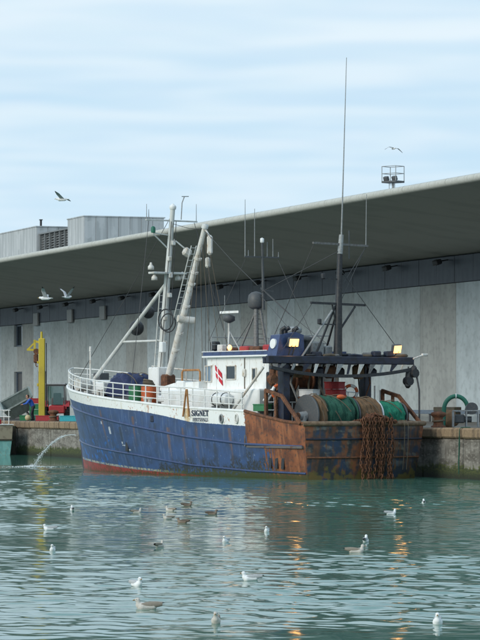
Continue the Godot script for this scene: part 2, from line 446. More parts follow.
func make_view():
	var cam := Camera3D.new()
	cam.name = "camera"
	add_child(cam)
	cam.position = Vector3(0, EYE, 0)
	var size := 0.5 * 640.0 / F
	cam.set_frustum(size, Vector2(0, size * 87.0 / 640.0), 0.5, 6000.0)
	cam.current = true
	# sky: thin high cloud in long streaks
	var w := 1024; var h := 2048
	var n1 := FastNoiseLite.new(); n1.seed = 4; n1.frequency = 1.0; n1.fractal_octaves = 5; n1.noise_type = FastNoiseLite.TYPE_SIMPLEX_SMOOTH
	var n2 := FastNoiseLite.new(); n2.seed = 9; n2.frequency = 1.0; n2.fractal_octaves = 3; n2.noise_type = FastNoiseLite.TYPE_SIMPLEX_SMOOTH
	var by := PackedByteArray(); by.resize(w * h * 3); by.fill(140)
	var cx := PackedFloat32Array(); var sx := PackedFloat32Array()
	for x in w:
		var a := (float(x) + 0.5) / w * TAU - PI
		cx.append(cos(a)); sx.append(sin(a))
	var low := Vector3(0.752, 0.85, 0.912); var high := Vector3(0.54, 0.70, 0.84); var cloud := Vector3(0.845, 0.895, 0.925)
	for y in h / 2 + 4:
		var e := PI * 0.5 - (float(y) + 0.5) / h * PI
		var se := maxf(sin(e), 0.012); var ce := cos(e)
		var d := ce / se
		var step := 1 if e < 0.35 else 2
		var g := pow(1.0 - maxf(sin(e), 0.0), 1.6)
		var base := high.lerp(low, g)
		var x := 0
		while x < w:
			var px := sx[x] * d; var pz := cx[x] * d
			var k := 0.5 + 0.5 * n1.get_noise_2d(px * 0.85 + 0.5 * n2.get_noise_2d(px * 0.5, pz * 0.5) + 3.0, pz * 1.25 + 0.6 * n2.get_noise_2d(px * 0.6 + 30.0, pz * 0.6))
			var k2 := 0.5 + 0.5 * n2.get_noise_2d(px * 0.1, pz * 0.22 + 7.0)
			var t := clampf(smoothstep(0.2, 0.85, k) * 0.6 + smoothstep(0.25, 0.85, k2) * 0.45, 0.0, 1.0)
			var c := base.lerp(cloud, t)
			for q in step:
				var i := (y * w + x + q) * 3
				by[i] = int(c.x * 255); by[i + 1] = int(c.y * 255); by[i + 2] = int(c.z * 255)
			x += step
	for y in range(h / 2 + 4, h):
		for x in w:
			var i := (y * w + x) * 3
			by[i] = 105; by[i + 1] = 122; by[i + 2] = 122
	var pano := PanoramaSkyMaterial.new()
	pano.panorama = ImageTexture.create_from_image(Image.create_from_data(w, h, false, Image.FORMAT_RGB8, by))
	var sky := Sky.new(); sky.sky_material = pano
	var env := Environment.new()
	env.background_mode = Environment.BG_SKY
	env.sky = sky
	env.tonemap_mode = Environment.TONE_MAPPER_LINEAR
	env.tonemap_exposure = 1.2
	env.background_energy_multiplier = 1.0
	env.sdfgi_enabled = true; env.ssao_enabled = true; env.ssil_enabled = true
	
	var we := WorldEnvironment.new(); we.name = "environment"; we.environment = env
	add_child(we)
	var sun := DirectionalLight3D.new()
	sun.name = "sun"
	add_child(sun)
	sun.look_at_from_position(Vector3(-0.72, 0.42, 0.6) * 100.0, Vector3.ZERO)
	sun.light_color = Color(1.0, 0.98, 0.94)
	sun.light_energy = 0.6
	sun.light_angular_distance = 30.0
	sun.shadow_enabled = true

func _ready():
	make_view()
	make_materials()
	var fwd := Vector3(-cos(deg_to_rad(55.5)), 0, -sin(deg_to_rad(55.5)))
	ship_at = Transform3D(Basis(fwd, Vector3.UP, fwd.cross(Vector3.UP)), Vector3(5.45, 0, -130.8))
	var ps := deg_to_rad(19.8)
	quay_at = Transform3D(Basis(Vector3(sin(ps), 0, cos(ps)), Vector3.UP, Vector3(-cos(ps), 0, sin(ps))), Vector3(10.3, 0, -129.0))
	water()
	quay()
	hall()
	trawler()
	trawler_gear()
	quay_things()
	small_boat()
	gulls()

# ---------------------------------------------------------------- water
func water():
	var xs := PackedFloat32Array([-4000, -900, -200, -60, -30])
	var a := -19.0
	while a < 15.0: xs.append(a); a += 0.1
	for q in [20.0, 60.0, 200.0, 900.0, 4000.0]: xs.append(q)
	var ds := PackedFloat32Array([-900, -200, -50, -10, 5, 15, 25, 32])
	a = 35.0
	while a < 162.0: ds.append(a); a += 0.095 if a < 80 else (0.16 if a < 115 else 0.22)
	for q in [170.0, 190.0, 220.0, 300.0, 900.0, 5000.0]: ds.append(q)
	var n1 := FastNoiseLite.new(); n1.seed = 2; n1.frequency = 1.55; n1.fractal_octaves = 2; n1.noise_type = FastNoiseLite.TYPE_SIMPLEX_SMOOTH
	var n2 := FastNoiseLite.new(); n2.seed = 3; n2.frequency = 0.42; n2.fractal_octaves = 2; n2.noise_type = FastNoiseLite.TYPE_SIMPLEX_SMOOTH
	var n3 := FastNoiseLite.new(); n3.seed = 5; n3.frequency = 0.05; n3.fractal_octaves = 2; n3.noise_type = FastNoiseLite.TYPE_SIMPLEX_SMOOTH
	var w := xs.size(); var h := ds.size()
	var v := PackedVector3Array(); v.resize(w * h)
	var nn := PackedVector3Array(); nn.resize(w * h)
	for j in h:
		for i in w:
			var x := xs[i]; var d := ds[j]; var y := 0.0
			if i > 5 and i < w - 6 and j > 8 and j < h - 7:
				var gust := lerpf(0.74, 1.15, smoothstep(50.0, 110.0, d)) + 1.0 * n3.get_noise_2d(x * 0.6, d)
				y = (n1.get_noise_2d(x * 0.62, d + 0.25 * x) * 0.0195 + n2.get_noise_2d(x * 0.7 + 40.0, d - 0.2 * x) * 0.024) * gust
			v[j * w + i] = Vector3(x, y, -d)
			nn[j * w + i] = Vector3.UP
	for j in range(1, h - 1):
		for i in range(1, w - 1):
			var q := j * w + i
			nn[q] = (v[q + 1] - v[q - 1]).cross(v[q + w] - v[q - w]).normalized()
	var ix := PackedInt32Array(); ix.resize((w - 1) * (h - 1) * 6)
	var k := 0
	for j in h - 1:
		for i in w - 1:
			var q := j * w + i
			ix[k] = q; ix[k + 1] = q + w; ix[k + 2] = q + 1
			ix[k + 3] = q + 1; ix[k + 4] = q + w; ix[k + 5] = q + w + 1
			k += 6
	var arr := []; arr.resize(Mesh.ARRAY_MAX)
	arr[Mesh.ARRAY_VERTEX] = v; arr[Mesh.ARRAY_NORMAL] = nn; arr[Mesh.ARRAY_INDEX] = ix
	var me := ArrayMesh.new(); me.add_surface_from_arrays(Mesh.PRIMITIVE_TRIANGLES, arr)
	var m := StandardMaterial3D.new()
	m.albedo_color = lin(0.068, 0.185, 0.138); m.roughness = 0.06; m.metallic_specular = 0.3
	var o := put("water", me, m, self)
	tag(o, "rippled green harbour water", "water", "", "structure")

# ---------------------------------------------------------------- quay
func quay_face_texture() -> ImageTexture:       # stained concrete with weed up to an uneven tide line
	var w := 1024; var h := 256
	var a := FastNoiseLite.new(); a.seed = 61; a.frequency = 0.012; a.fractal_octaves = 6
	var b := FastNoiseLite.new(); b.seed = 62; b.frequency = 0.05; b.fractal_octaves = 5
	var out := PackedByteArray(); out.resize(w * h * 3)
	var base := lin(0.23, 0.215, 0.185); var dark := lin(0.1, 0.09, 0.075); var pale := lin(0.34, 0.32, 0.28); var weed := lin(0.035, 0.045, 0.018); var weed2 := lin(0.075, 0.085, 0.025); var black := lin(0.016, 0.018, 0.015)
	for j in h:
		var y := 1.75 - 2.56 * (j + 0.5) / h
		for i in w:
			var na := a.get_noise_2d(i, j * 1.6); var nb := b.get_noise_2d(i, j * 1.6); var ns := b.get_noise_2d(i * 0.8 + 500.0, j * 0.12)
			var c := base.lerp(dark, clampf(0.35 + na * 1.5, 0.0, 0.9)).lerp(pale, clampf(nb * 1.6 - 0.1, 0.0, 0.7)).lerp(dark, clampf(ns * 1.8 - 0.3, 0.0, 0.6))
			var tide := 0.52 + 0.18 * na + 0.14 * nb + 0.2 * maxf(ns, 0.0)
			c = c.lerp(weed.lerp(weed2, clampf(0.5 + nb * 2.0, 0.0, 1.0)), smoothstep(tide + 0.1, tide - 0.06, y))
			c = c.lerp(black, smoothstep(0.25 + nb * 0.3, 0.1 + nb * 0.3, y) * 0.7)
			var q := (j * w + i) * 3
			out[q] = int(c.r * 255); out[q + 1] = int(c.g * 255); out[q + 2] = int(c.b * 255)
	return ImageTexture.create_from_image(Image.create_from_data(w, h, false, Image.FORMAT_RGB8, out))

const QY := 2.22

func quay():
	var q := thing("quay", "concrete quay with worn brown cope stones", "quay", quay_at)
	q.set_meta("kind", "structure")
	var b := MB.new()
	b.box(Vector3(-90, QY - 0.4 - 0.03, -150.35), Vector3(420, 0.8, 299.3))
	put("apron", b, M.apron, q)
	b = MB.new(); b.box(Vector3(-90, 0.3, -0.75), Vector3(420, 4.0 - 1.2, 0.9)); put("core_wall", b, M.timber, q)
	var r := RandomNumberGenerator.new(); r.seed = 12
	var x := -112.0
	var kc := 0
	while x < 46.0:
		b = MB.new()
		var l := 2.3
		b.box(Vector3(l * 0.5, 0, -0.42), Vector3(l - 0.03, 0.46, 1.1), Basis(), 0.07)
		var o := put("cope_stone", b, M.cope, q, Vector3(x, QY - 0.23 + r.randf_range(-0.02, 0.012), r.randf_range(-0.03, 0.03)))
		o.rotation.y = r.randf_range(-0.004, 0.004)
		x += l
	x = -112.0
	while x < 46.0:
		var l := 4.6
		b = MB.new(); b.box(Vector3(l * 0.5, 0.47, -0.25), Vector3(l - 0.035, 2.56, 0.5), Basis(), 0.03)
		for k in b.uv.size(): b.uv[k] = Vector2((b.v[k].x + x) / 17.0, (1.75 - b.v[k].y) / 2.56)
		put("face_block", b, M.quayface, q, Vector3(x, 0, r.randf_range(-0.03, 0.03)))
		x += l
	for px in [-74.6, -73.9]:
		var t := thing("fender_pile", "dark timber fender pile %s on the quay face" % ("nearest the small boat" if px < -74 else "second from the small boat"), "fender", quay_at * Transform3D(Basis(), Vector3(px, 0, 0.28)), "timber fender piles")
		b = MB.new(); b.box(Vector3(0, 0.6, 0), Vector3(0.32, 2.6, 0.3), Basis(), 0.04); put("pile", b, M.timber, t)
		b = MB.new(); b.box(Vector3(0, 1.6, 0.17), Vector3(0.36, 0.08, 0.04)); put("strap", b, M.rust, t)
	var rp := thing("hanging_rope", "green weedy rope hanging down the quay face at the right", "rope", quay_at * Transform3D(Basis(), Vector3(-1.7, QY, 0.16)))
	b = MB.new(); b.tube([Vector3(0, 0.03, -0.5), Vector3(0, 0.03, -0.05), Vector3(0, -0.06, 0.03), Vector3(0.02, -0.7, 0.04), Vector3(-0.02, -1.5, 0.05), Vector3(0.01, -2.0, 0.06)], [0.02, 0.02, 0.02, 0.035, 0.03, 0.02], 6)
	put("strand", b, M.net_green, rp)

const ORD := ["first", "second", "third", "fourth", "fifth", "sixth", "seventh", "eighth", "ninth", "tenth", "eleventh", "twelfth", "thirteenth", "fourteenth", "fifteenth", "sixteenth"]

# ---------------------------------------------------------------- the hall behind the quay
func hall():
	var t := thing("harbour_hall", "long grey concrete hall with dark band and wide cantilevered roof", "building", quay_at)
	var z := -25.0
	var b: MB
	# openings cut out of the panel grid: [x0, x1, y0, y1]
	var holes := [[-164.9, -162.0, 9.0, 11.1], [-164.9, -162.0, QY, 6.55], [-156.4, -153.7, QY, 6.5], [-74.9, -73.4, 4.15, 5.15]]
	b = MB.new(); b.box(Vector3(-110, 7.4, z - 0.75), Vector3(190, 10.6, 0.5)); put("backing_wall", b, M.louvre, t)
	var x := -58.86 - 5.83 * 25
	var k := 0
	while x < -18.0:
		var x1 := x + 5.83
		var cuts := []
		for hq in holes:
			if hq[0] < x1 and hq[1] > x: cuts.append(hq)
		var rects := []
		if cuts.is_empty():
			rects.append([x, x1, QY - 0.3, 11.12])
		else:
			var a: float = max(x, cuts[0][0]); var e: float = min(x1, cuts[0][1])
			if a > x + 0.05: rects.append([x, a, QY - 0.3, 11.12])
			if e < x1 - 0.05: rects.append([e, x1, QY - 0.3, 11.12])
			var ys := [QY - 0.3]
			for cc in cuts:
				if cc[2] > QY: ys.append(cc[2])
				else: ys.pop_back()
				ys.append(cc[3])
			ys.sort()
			# solid spans between the openings
			var lo: float = QY - 0.3
			var sorted := cuts.duplicate(); sorted.sort_custom(func(p, q2): return p[2] < q2[2])
			for cc in sorted:
				if cc[2] > lo + 0.4: rects.append([a, e, lo, cc[2]])
				lo = cc[3]
			if lo < 11.0: rects.append([a, e, lo, 11.12])
		var mat: Material = M.wall[[0, 3, 1, 2, 0, 2, 3, 1, 2, 0, 3][k % 11]]
		for rc in rects:
			b = MB.new()
			var wd: float = rc[1] - rc[0] - (0.05 if rc[0] == x else 0.0); var ht: float = rc[3] - rc[2]
			b.box(Vector3(rc[0] + wd * 0.5, rc[2] + ht * 0.5, z - 0.25), Vector3(wd, ht, 0.5), Basis(), 0.02)
			for i in b.uv.size():
				b.uv[i] = Vector2(b.v[i].x / 18.0 + 0.37 * k, 1.0 - (b.v[i].y - 1.9) / 9.3)
			put("wall_panel", b, mat, t)
		x = x1; k += 1
	for hq in holes:
		b = MB.new(); b.box(Vector3((hq[0] + hq[1]) * 0.5, (hq[2] + hq[3]) * 0.5, z - 0.42), Vector3(hq[1] - hq[0] - 0.02, hq[3] - hq[2] - 0.02, 0.06))
		var tall: bool = hq[2] <= QY
		var o := put("door" if tall else "window", b, M.darkgrey if tall else M.glass, t)
		b = MB.new()
		for e in [hq[0] + 0.06, hq[1] - 0.06]: b.box(Vector3(e, (hq[2] + hq[3]) * 0.5, z - 0.3), Vector3(0.1, hq[3] - hq[2] - 0.04, 0.14))
		for e in [hq[2] + 0.08, hq[3] - 0.06]: b.box(Vector3((hq[0] + hq[1]) * 0.5, e, z - 0.3), Vector3(hq[1] - hq[0] - 0.24, 0.1, 0.12))
		put("frame", b, M.beam, o)
	# dark cladding band
	x = -58.86 - 2.915 * 48
	k = 0
	while x < -18.0:
		b = MB.new(); b.box(Vector3(x + 1.44, 12.0, z - 0.16), Vector3(2.88, 1.72, 0.5), Basis(), 0.02)
		put("cladding_panel", b, M.clad, t, Vector3(0, 0, 0.012 if k % 2 else 0.0))
		x += 2.915; k += 1
	for px in [-156.4, -145.1, -135.0]:
		b = MB.new(); b.box(Vector3(px, 11.45, z + 0.2), Vector3(1.5, 1.2, 0.2), Basis(), 0.03)
		put("vent_plate", b, M.grey, t)
	# roof: soffit, top, rounded edge in lengths
	b = MB.new()
	var rows := []
	for i in 9:
		var f := i / 8.0
		var row := PackedVector3Array()
		for xx in [-215.0, -10.0]: row.append(Vector3(xx, lerpf(12.86, 14.86, f) + 0.12 * sin(f * PI), lerpf(z - 0.5, -11.0, f)))
		rows.append(row)
	b.grid(rows)
	put("soffit", b, M.soffit, t)
	b = MB.new()
	b.poly([Vector3(-215, 15.3, -11.05), Vector3(-10, 15.3, -11.05), Vector3(-10, 16.4, -60), Vector3(-215, 16.4, -60)])
	b.poly([Vector3(-215, 2, -60), Vector3(-215, 16.4, -60), Vector3(-10, 16.4, -60), Vector3(-10, 2, -60)])
	for e in [-10.0, -215.0]:
		b.poly([Vector3(e, 2, z), Vector3(e, 2, -60), Vector3(e, 16.4, -60), Vector3(e, 15.3, -11), Vector3(e, 14.86, -11), Vector3(e, 12.86, z)])
	put("roof", b, M.plant, t)
	x = -215.0
	while x < -10.5:
		b = MB.new()
		b.tube([Vector3(x, 15.07, -11.0), Vector3(x + 5.82, 15.07, -11.0)], 0.215, 14, false)
		b.tube([Vector3(x + 5.7, 15.07, -11.0), Vector3(x + 5.835, 15.07, -11.0)], 0.222, 14, false)
		put("roof_edge", b, M.edge, t)
		x += 5.835
	# small floodlights under the roof along the band
	x = -59.95
	k = 0
	while k < 13:
		var fl := thing("wall_floodlight", "small dark floodlight on the hall's dark band, %s from the right" % ORD[k], "floodlight", quay_at * Transform3D(Basis(), Vector3(x, 12.5, z + 0.1)), "floodlights along the hall band")
		b = MB.new(); b.bar(Vector3(0, 0.15, 0), Vector3(0, 0.05, 0.55), 0.08, 0.08); put("bracket", b, M.black, fl)
		b = MB.new(); b.box(Vector3(0, -0.02, 0.75), Vector3(0.75, 0.32, 0.4), Basis(Vector3.RIGHT, 0.35), 0.05); put("housing", b, M.black, fl)
		b = MB.new(); b.box(Vector3(0, -0.18, 0.8), Vector3(0.62, 0.03, 0.3), Basis(Vector3.RIGHT, 0.35)); put("lens", b, M.glass, fl)
		x -= 8.45; k += 1
	# plant rooms on the roof
	var pr := thing("plant_room", "pale ribbed plant room box on the roof, right of the louvre screen", "rooftop box", quay_at)
	ribbed(pr, -126.2, -121.5, 19.0, -19.0, -26.0)
	var pr2 := thing("plant_room", "pale ribbed plant room box on the roof at the left edge", "rooftop box", quay_at)
	ribbed(pr2, -175.0, -135.9, 18.95, -19.0, -26.0)
	b = MB.new(); b.cyl(Vector3(-136.6, 18.9, -19.6), Vector3(-136.6, 19.6, -19.6), 0.1, 0.1, 10); b.box(Vector3(-136.6, 19.62, -19.6), Vector3(0.26, 0.08, 0.26)); put("vent_pipe", b, M.black, pr2)
	var ls := thing("louvre_screen", "grey louvred screen between the two rooftop boxes", "louvre", quay_at)
	b = MB.new(); b.box(Vector3(-131.05, 16.9, -19.7), Vector3(9.5, 2.9, 0.1)); put("backing", b, M.louvre, ls)
	for i in 7:
		b = MB.new(); b.box(Vector3(-135.6 + 1.52 * i, 16.9, -19.3), Vector3(0.16, 2.9, 0.2)); put("post", b, M.louvre, ls)
	for i in 12:
		b = MB.new(); b.box(Vector3(-131.05, 15.75 + 0.22 * i, -19.42), Vector3(9.3, 0.03, 0.24), Basis(Vector3.RIGHT, 0.7)); put("slat", b, M.louvre, ls)
	b = MB.new(); b.box(Vector3(-131.05, 18.3, -19.35), Vector3(9.5, 0.1, 0.4)); put("cap", b, M.louvre, ls)
	# mast with a railed basket
	var mb := thing("roof_mast", "steel mast with a railed lamp basket standing on the roof", "lamp mast", quay_at * Transform3D(Basis(Vector3.UP, 0.5), Vector3(-55.0, 15.5, -19)))
	b = MB.new(); b.cyl(Vector3(0, -0.2, 0), Vector3(0, 1.65, 0), 0.09, 0.07, 10); put("pole", b, M.grey, mb)
	b = MB.new()
	for sx in [-0.22, 0.22]: b.cyl(Vector3(sx, -0.2, 0.1), Vector3(sx, 1.6, 0.1), 0.02, 0.02, 6)
	for i in 6: b.cyl(Vector3(-0.22, 0.1 + 0.28 * i, 0.1), Vector3(0.22, 0.1 + 0.28 * i, 0.1), 0.015, 0.015, 5)
	put("ladder", b, M.grey, mb)
	b = MB.new(); b.box(Vector3(0, 1.68, 0), Vector3(1.15, 0.12, 0.9), Basis(), 0.02); put("platform", b, M.darkgrey, mb)
	b = MB.new()
	for sx in [-0.55, 0.55]:
		for sz in [-0.42, 0.42]: b.cyl(Vector3(sx, 1.7, sz), Vector3(sx, 2.65, sz), 0.025, 0.025, 6)
	for yy in [2.2, 2.65]:
		b.tube([Vector3(-0.55, yy, -0.42), Vector3(0.55, yy, -0.42), Vector3(0.55, yy, 0.42), Vector3(-0.55, yy, 0.42), Vector3(-0.55, yy, -0.42)], 0.022, 6)
	put("guard_rail", b, M.grey, mb)
	for sx in [-0.3, 0.36]:
		b = MB.new(); b.box(Vector3(sx, 1.88, 0.3), Vector3(0.34, 0.28, 0.22), Basis(Vector3.RIGHT, 0.4), 0.03); put("floodlight", b, M.darkgrey, mb)
	# guard beam along the foot of the wall
	var gb := thing("guard_beam", "low blue grey guard beam along the foot of the hall wall", "guard rail", quay_at)
	x = -100.0
	while x < -20.0:
		b = MB.new(); b.box(Vector3(x + 1.95, QY + 0.6, z + 1.0), Vector3(3.88, 0.26, 0.12), Basis(), 0.02); put("beam", b, M.beam, gb)
		b = MB.new(); b.box(Vector3(x, QY + 0.3, z + 0.9), Vector3(0.14, 0.66, 0.1)); put("post", b, M.darkgrey, gb)
		x += 3.9

func ribbed(t: Node3D, x0: float, x1: float, top: float, z0: float, z1: float):
	var b := MB.new()
	b.box(Vector3((x0 + x1) * 0.5, (top + 15.2) * 0.5, (z0 + z1) * 0.5), Vector3(x1 - x0 - 0.1, top - 15.2, z0 - z1 - 0.1))
	put("core", b, M.louvre, t)
	var n := int((z0 - z1) / 1.0)
	for i in n:                                     # end face, sheet by sheet
		var a := (z0 - z1) / n
		b = MB.new(); b.box(Vector3(x1, (top + 15.2) * 0.5, z1 + a * (i + 0.5)), Vector3(0.08, top - 15.2, a - 0.025), Basis(), 0.012)
		put("sheet", b, M.plant, t, Vector3(0.006 * (i % 2), 0, 0))
	var m: int = min(40, int((x1 - x0) / 1.15))
	for i in m:                                     # face towards the water
		var a := (x1 - x0) / m
		b = MB.new(); b.box(Vector3(x0 + a * (i + 0.5), (top + 15.2) * 0.5, z0), Vector3(a - 0.025, top - 15.2, 0.08), Basis(), 0.012)
		put("sheet", b, M.plant, t, Vector3(0, 0, 0.006 * (i % 2)))
	b = MB.new(); b.box(Vector3((x0 + x1) * 0.5, top + 0.04, (z0 + z1) * 0.5), Vector3(x1 - x0 + 0.2, 0.1, z0 - z1 + 0.2), Basis(), 0.02)
	put("coping", b, M.plant, t)

# ---------------------------------------------------------------- the trawler
# ship frame: x forward from the transom, y up from the waterline, port is -z; S() takes port as positive
func S(s: float, y: float, p: float) -> Vector3:
	return Vector3(s, y, -p)

func table(t: Array, s: float) -> float:
	for i in t.size() - 1:
		if s <= t[i + 1][0]:
			return lerpf(t[i][1], t[i + 1][1], clampf((s - t[i][0]) / (t[i + 1][0] - t[i][0]), 0, 1))
	return t[-1][1]

func sheer(s: float) -> float:
	return table([[0.0, 2.40], [1.5, 2.5], [3.0, 2.72], [4.4, 2.95], [8.7, 3.09], [11.0, 3.2], [12.9, 3.33], [15.5, 3.5], [18.3, 3.72], [21.0, 3.94], [23.2, 4.17], [24.5, 4.3]], s)

func stem(y: float) -> float:
	return 23.4 + 1.05 * pow(clampf(y / 4.3, 0.0, 1.1), 1.15) + min(y, 0.0) * 0.8

func beam(s: float, y: float) -> float:      # half breadth
	var t := clampf(y / 4.0, 0.0, 1.05)
	var e := lerpf(13.5, 10.5, t)
	var x := clampf((stem(y) - s) / e, 0.0, 1.0)
	var f := pow(1.0 - pow(1.0 - x, lerpf(1.9, 2.4, t)), lerpf(0.95, 0.84, t))
	var bm := 3.42 - 0.42 * pow(1.0 - t, 2.0)
	if y < 0: bm += y * 0.5
	return bm * f * lerpf(0.965, 1.0, smoothstep(0.0, 5.0, s))

func paint_line(s: float) -> float:           # where the white of the bulwark meets the blue
	return table([[0.0, 2.2], [4.4, 2.30], [8.7, 2.46], [11.0, 2.75], [12.9, 2.95], [18.3, 3.24], [25.1, 3.8]], s)

func hull_texture() -> ImageTexture:
	var w := 2048; var h := 512
	var a := FastNoiseLite.new(); a.seed = 31; a.frequency = 0.35; a.fractal_octaves = 5
	var b := FastNoiseLite.new(); b.seed = 32; b.frequency = 1.6; b.fractal_octaves = 4
	var st := FastNoiseLite.new(); st.seed = 33; st.frequency = 1.0; st.fractal_octaves = 3
	var out := PackedByteArray(); out.resize(w * h * 3)
	var blue := lin(0.045, 0.086, 0.2); var blue2 := lin(0.04, 0.066, 0.135); var bright := lin(0.03, 0.14, 0.46); var white := lin(0.8, 0.81, 0.79)
	var rust := lin(0.14, 0.047, 0.022); var rust2 := lin(0.31, 0.105, 0.04); var dark := lin(0.028, 0.03, 0.032); var red := lin(0.3, 0.045, 0.035); var weed := lin(0.055, 0.065, 0.02); var cream := lin(0.55, 0.5, 0.34)
	var pale := lin(0.35, 0.4, 0.47)
	var drips := [[11.7, 2.4], [9.4, 2.2], [8.3, 2.3], [13.6, 2.7], [15.0, 2.2], [5.6, 2.2], [16.9, 3.0], [6.9, 1.5], [19.5, 3.2], [10.6, 2.2]]
	for j in h:
		var y := 4.6 - 5.2 * (j + 0.5) / h
		for i in w:
			var s := 25.4 * (i + 0.5) / w
			var na := a.get_noise_2d(s * 3.0, y * 3.0); var nb := b.get_noise_2d(s * 3.0, y * 3.0); var ns := st.get_noise_2d(s * 5.0, y * 0.45)
			var pl := paint_line(s)
			var c: Color
			if s > 4.35 and y > pl + nb * 0.012:
				c = white
				c = c.lerp(cream, clampf((ns - 0.33) * 1.3, 0.0, 0.35))
				c = c.lerp(rust2, clampf((nb + na * 0.5 - 0.42) * 2.0, 0.0, 0.6))
				c = c.lerp(lin(0.5, 0.3, 0.1), clampf(0.75 - absf(s - 8.95 + nb * 0.2) * 2.6 + ns * 0.5, 0.0, 0.75))
				c = c.lerp(rust2, clampf(0.6 - absf(s - 12.2 + nb * 0.15) * 5.0, 0.0, 0.5))
			else:
				c = blue.lerp(blue2, clampf(0.4 + na * 1.2, 0.0, 1.0))
				c = c.lerp(pale, clampf((ns - 0.3) * 0.9, 0.0, 0.2))
				c = c.lerp(dark, clampf((-ns + nb * 0.3 - 0.42) * 1.2, 0.0, 0.35))
				if s > 15.0 and y < 1.6: c = c.lerp(bright, clampf((b.get_noise_2d(s * 1.1 + 9.0, y * 1.1) - 0.18) * 5.0, 0.0, 0.8) * smoothstep(15.0, 17.0, s))
				c = c.lerp(pale, clampf((nb - 0.5) * 4.0, 0.0, 0.7))
				# weed and dirt toward the stern's waterline
				var wl := 0.95 - 0.045 * s + na * 0.5
				if s < 17.0: c = c.lerp(dark, smoothstep(wl + 0.2, wl - 0.05, y + nb * 0.5) * clampf(0.55 + nb * 1.5 + ns, 0.0, 0.85) * (1.0 if s < 13.0 + na * 5.0 else 0.0))
				if s < 16.0: c = c.lerp(weed, clampf((0.5 - 0.02 * s + nb * 0.3 - y) * 4.0, 0.0, 0.85) * smoothstep(16.0, 12.0, s))
			for d in drips:
				if absf(s - d[0]) < 0.3 and y < d[1]:
					var k: float = smoothstep(0.2, 0.0, absf(s - d[0] + 0.08 * nb)) * smoothstep(d[1] - 2.0, d[1] - 0.1, y) * (0.45 + 0.5 * clampf(ns * 2.0, -0.4, 0.6))
					c = c.lerp(rust2 if int(d[0] * 10) % 3 else dark, clampf(k, 0.0, 0.45))
			# bare rusty plates at the stern
			if s < 5.2:
				var edge := 4.36 + nb * 0.1
				if y < 1.5: edge = 2.9 + nb * 0.5 + ns * 1.2
				var k := smoothstep(edge + 0.06, edge - 0.06, s)
				var rc := rust.lerp(rust2, clampf(0.5 + na * 1.3 + ns * 0.4, 0.0, 1.0)).lerp(dark, clampf((nb - 0.2) * 1.6, 0.0, 0.5)).lerp(lin(0.36, 0.16, 0.07), clampf((ns - 0.25) * 2.0, 0.0, 0.6))
				c = c.lerp(rc, k * 0.96)
				c = c.lerp(weed, clampf((0.35 + nb * 0.3 - y) * 4.0, 0.0, 0.8))
			# red boot topping, deepest at the bow, with a cream line above it
			var rl := table([[0.0, -0.2], [9.0, 0.06], [14.0, 0.2], [24.0, 0.58]], s) + nb * 0.02
			if y < rl + 0.1 and s > 9.0: c = c.lerp(cream, 0.75 * clampf(0.8 + nb * 2.0, 0.0, 1.0) * smoothstep(9.0, 13.0, s))
			if y < rl: c = red.lerp(rust, clampf(0.3 + nb * 1.4 + na, 0.0, 0.8)).lerp(weed, clampf((0.16 - y) * 5.0 + nb, 0.0, 0.6))
			var q := (j * w + i) * 3
			out[q] = int(c.r * 255); out[q + 1] = int(c.g * 255); out[q + 2] = int(c.b * 255)
	# scraped white patches and a big white scuff
	var im := Image.create_from_data(w, h, false, Image.FORMAT_RGB8, out)
	for r in [[17.0, 2.45, 0.14, 0.13], [16.1, 2.2, 0.2, 0.34], [15.0, 1.5, 0.12, 0.1], [14.3, 1.15, 0.45, 0.07], [14.6, 1.35, 0.5, 0.05]]:
		for yy in int(r[3] / 5.2 * h) + 1:
			for xx in int(r[2] / 25.4 * w) + 1:
				if b.get_noise_2d(xx * 1.3 + r[0] * 40.0, yy * 1.3) > -0.12:
					im.set_pixel(clampi(int(r[0] / 25.4 * w) + xx, 0, w - 1), clampi(int((4.6 - r[1]) / 5.2 * h) + yy, 0, h - 1), lin(0.72, 0.74, 0.74))
	return ImageTexture.create_from_image(im)

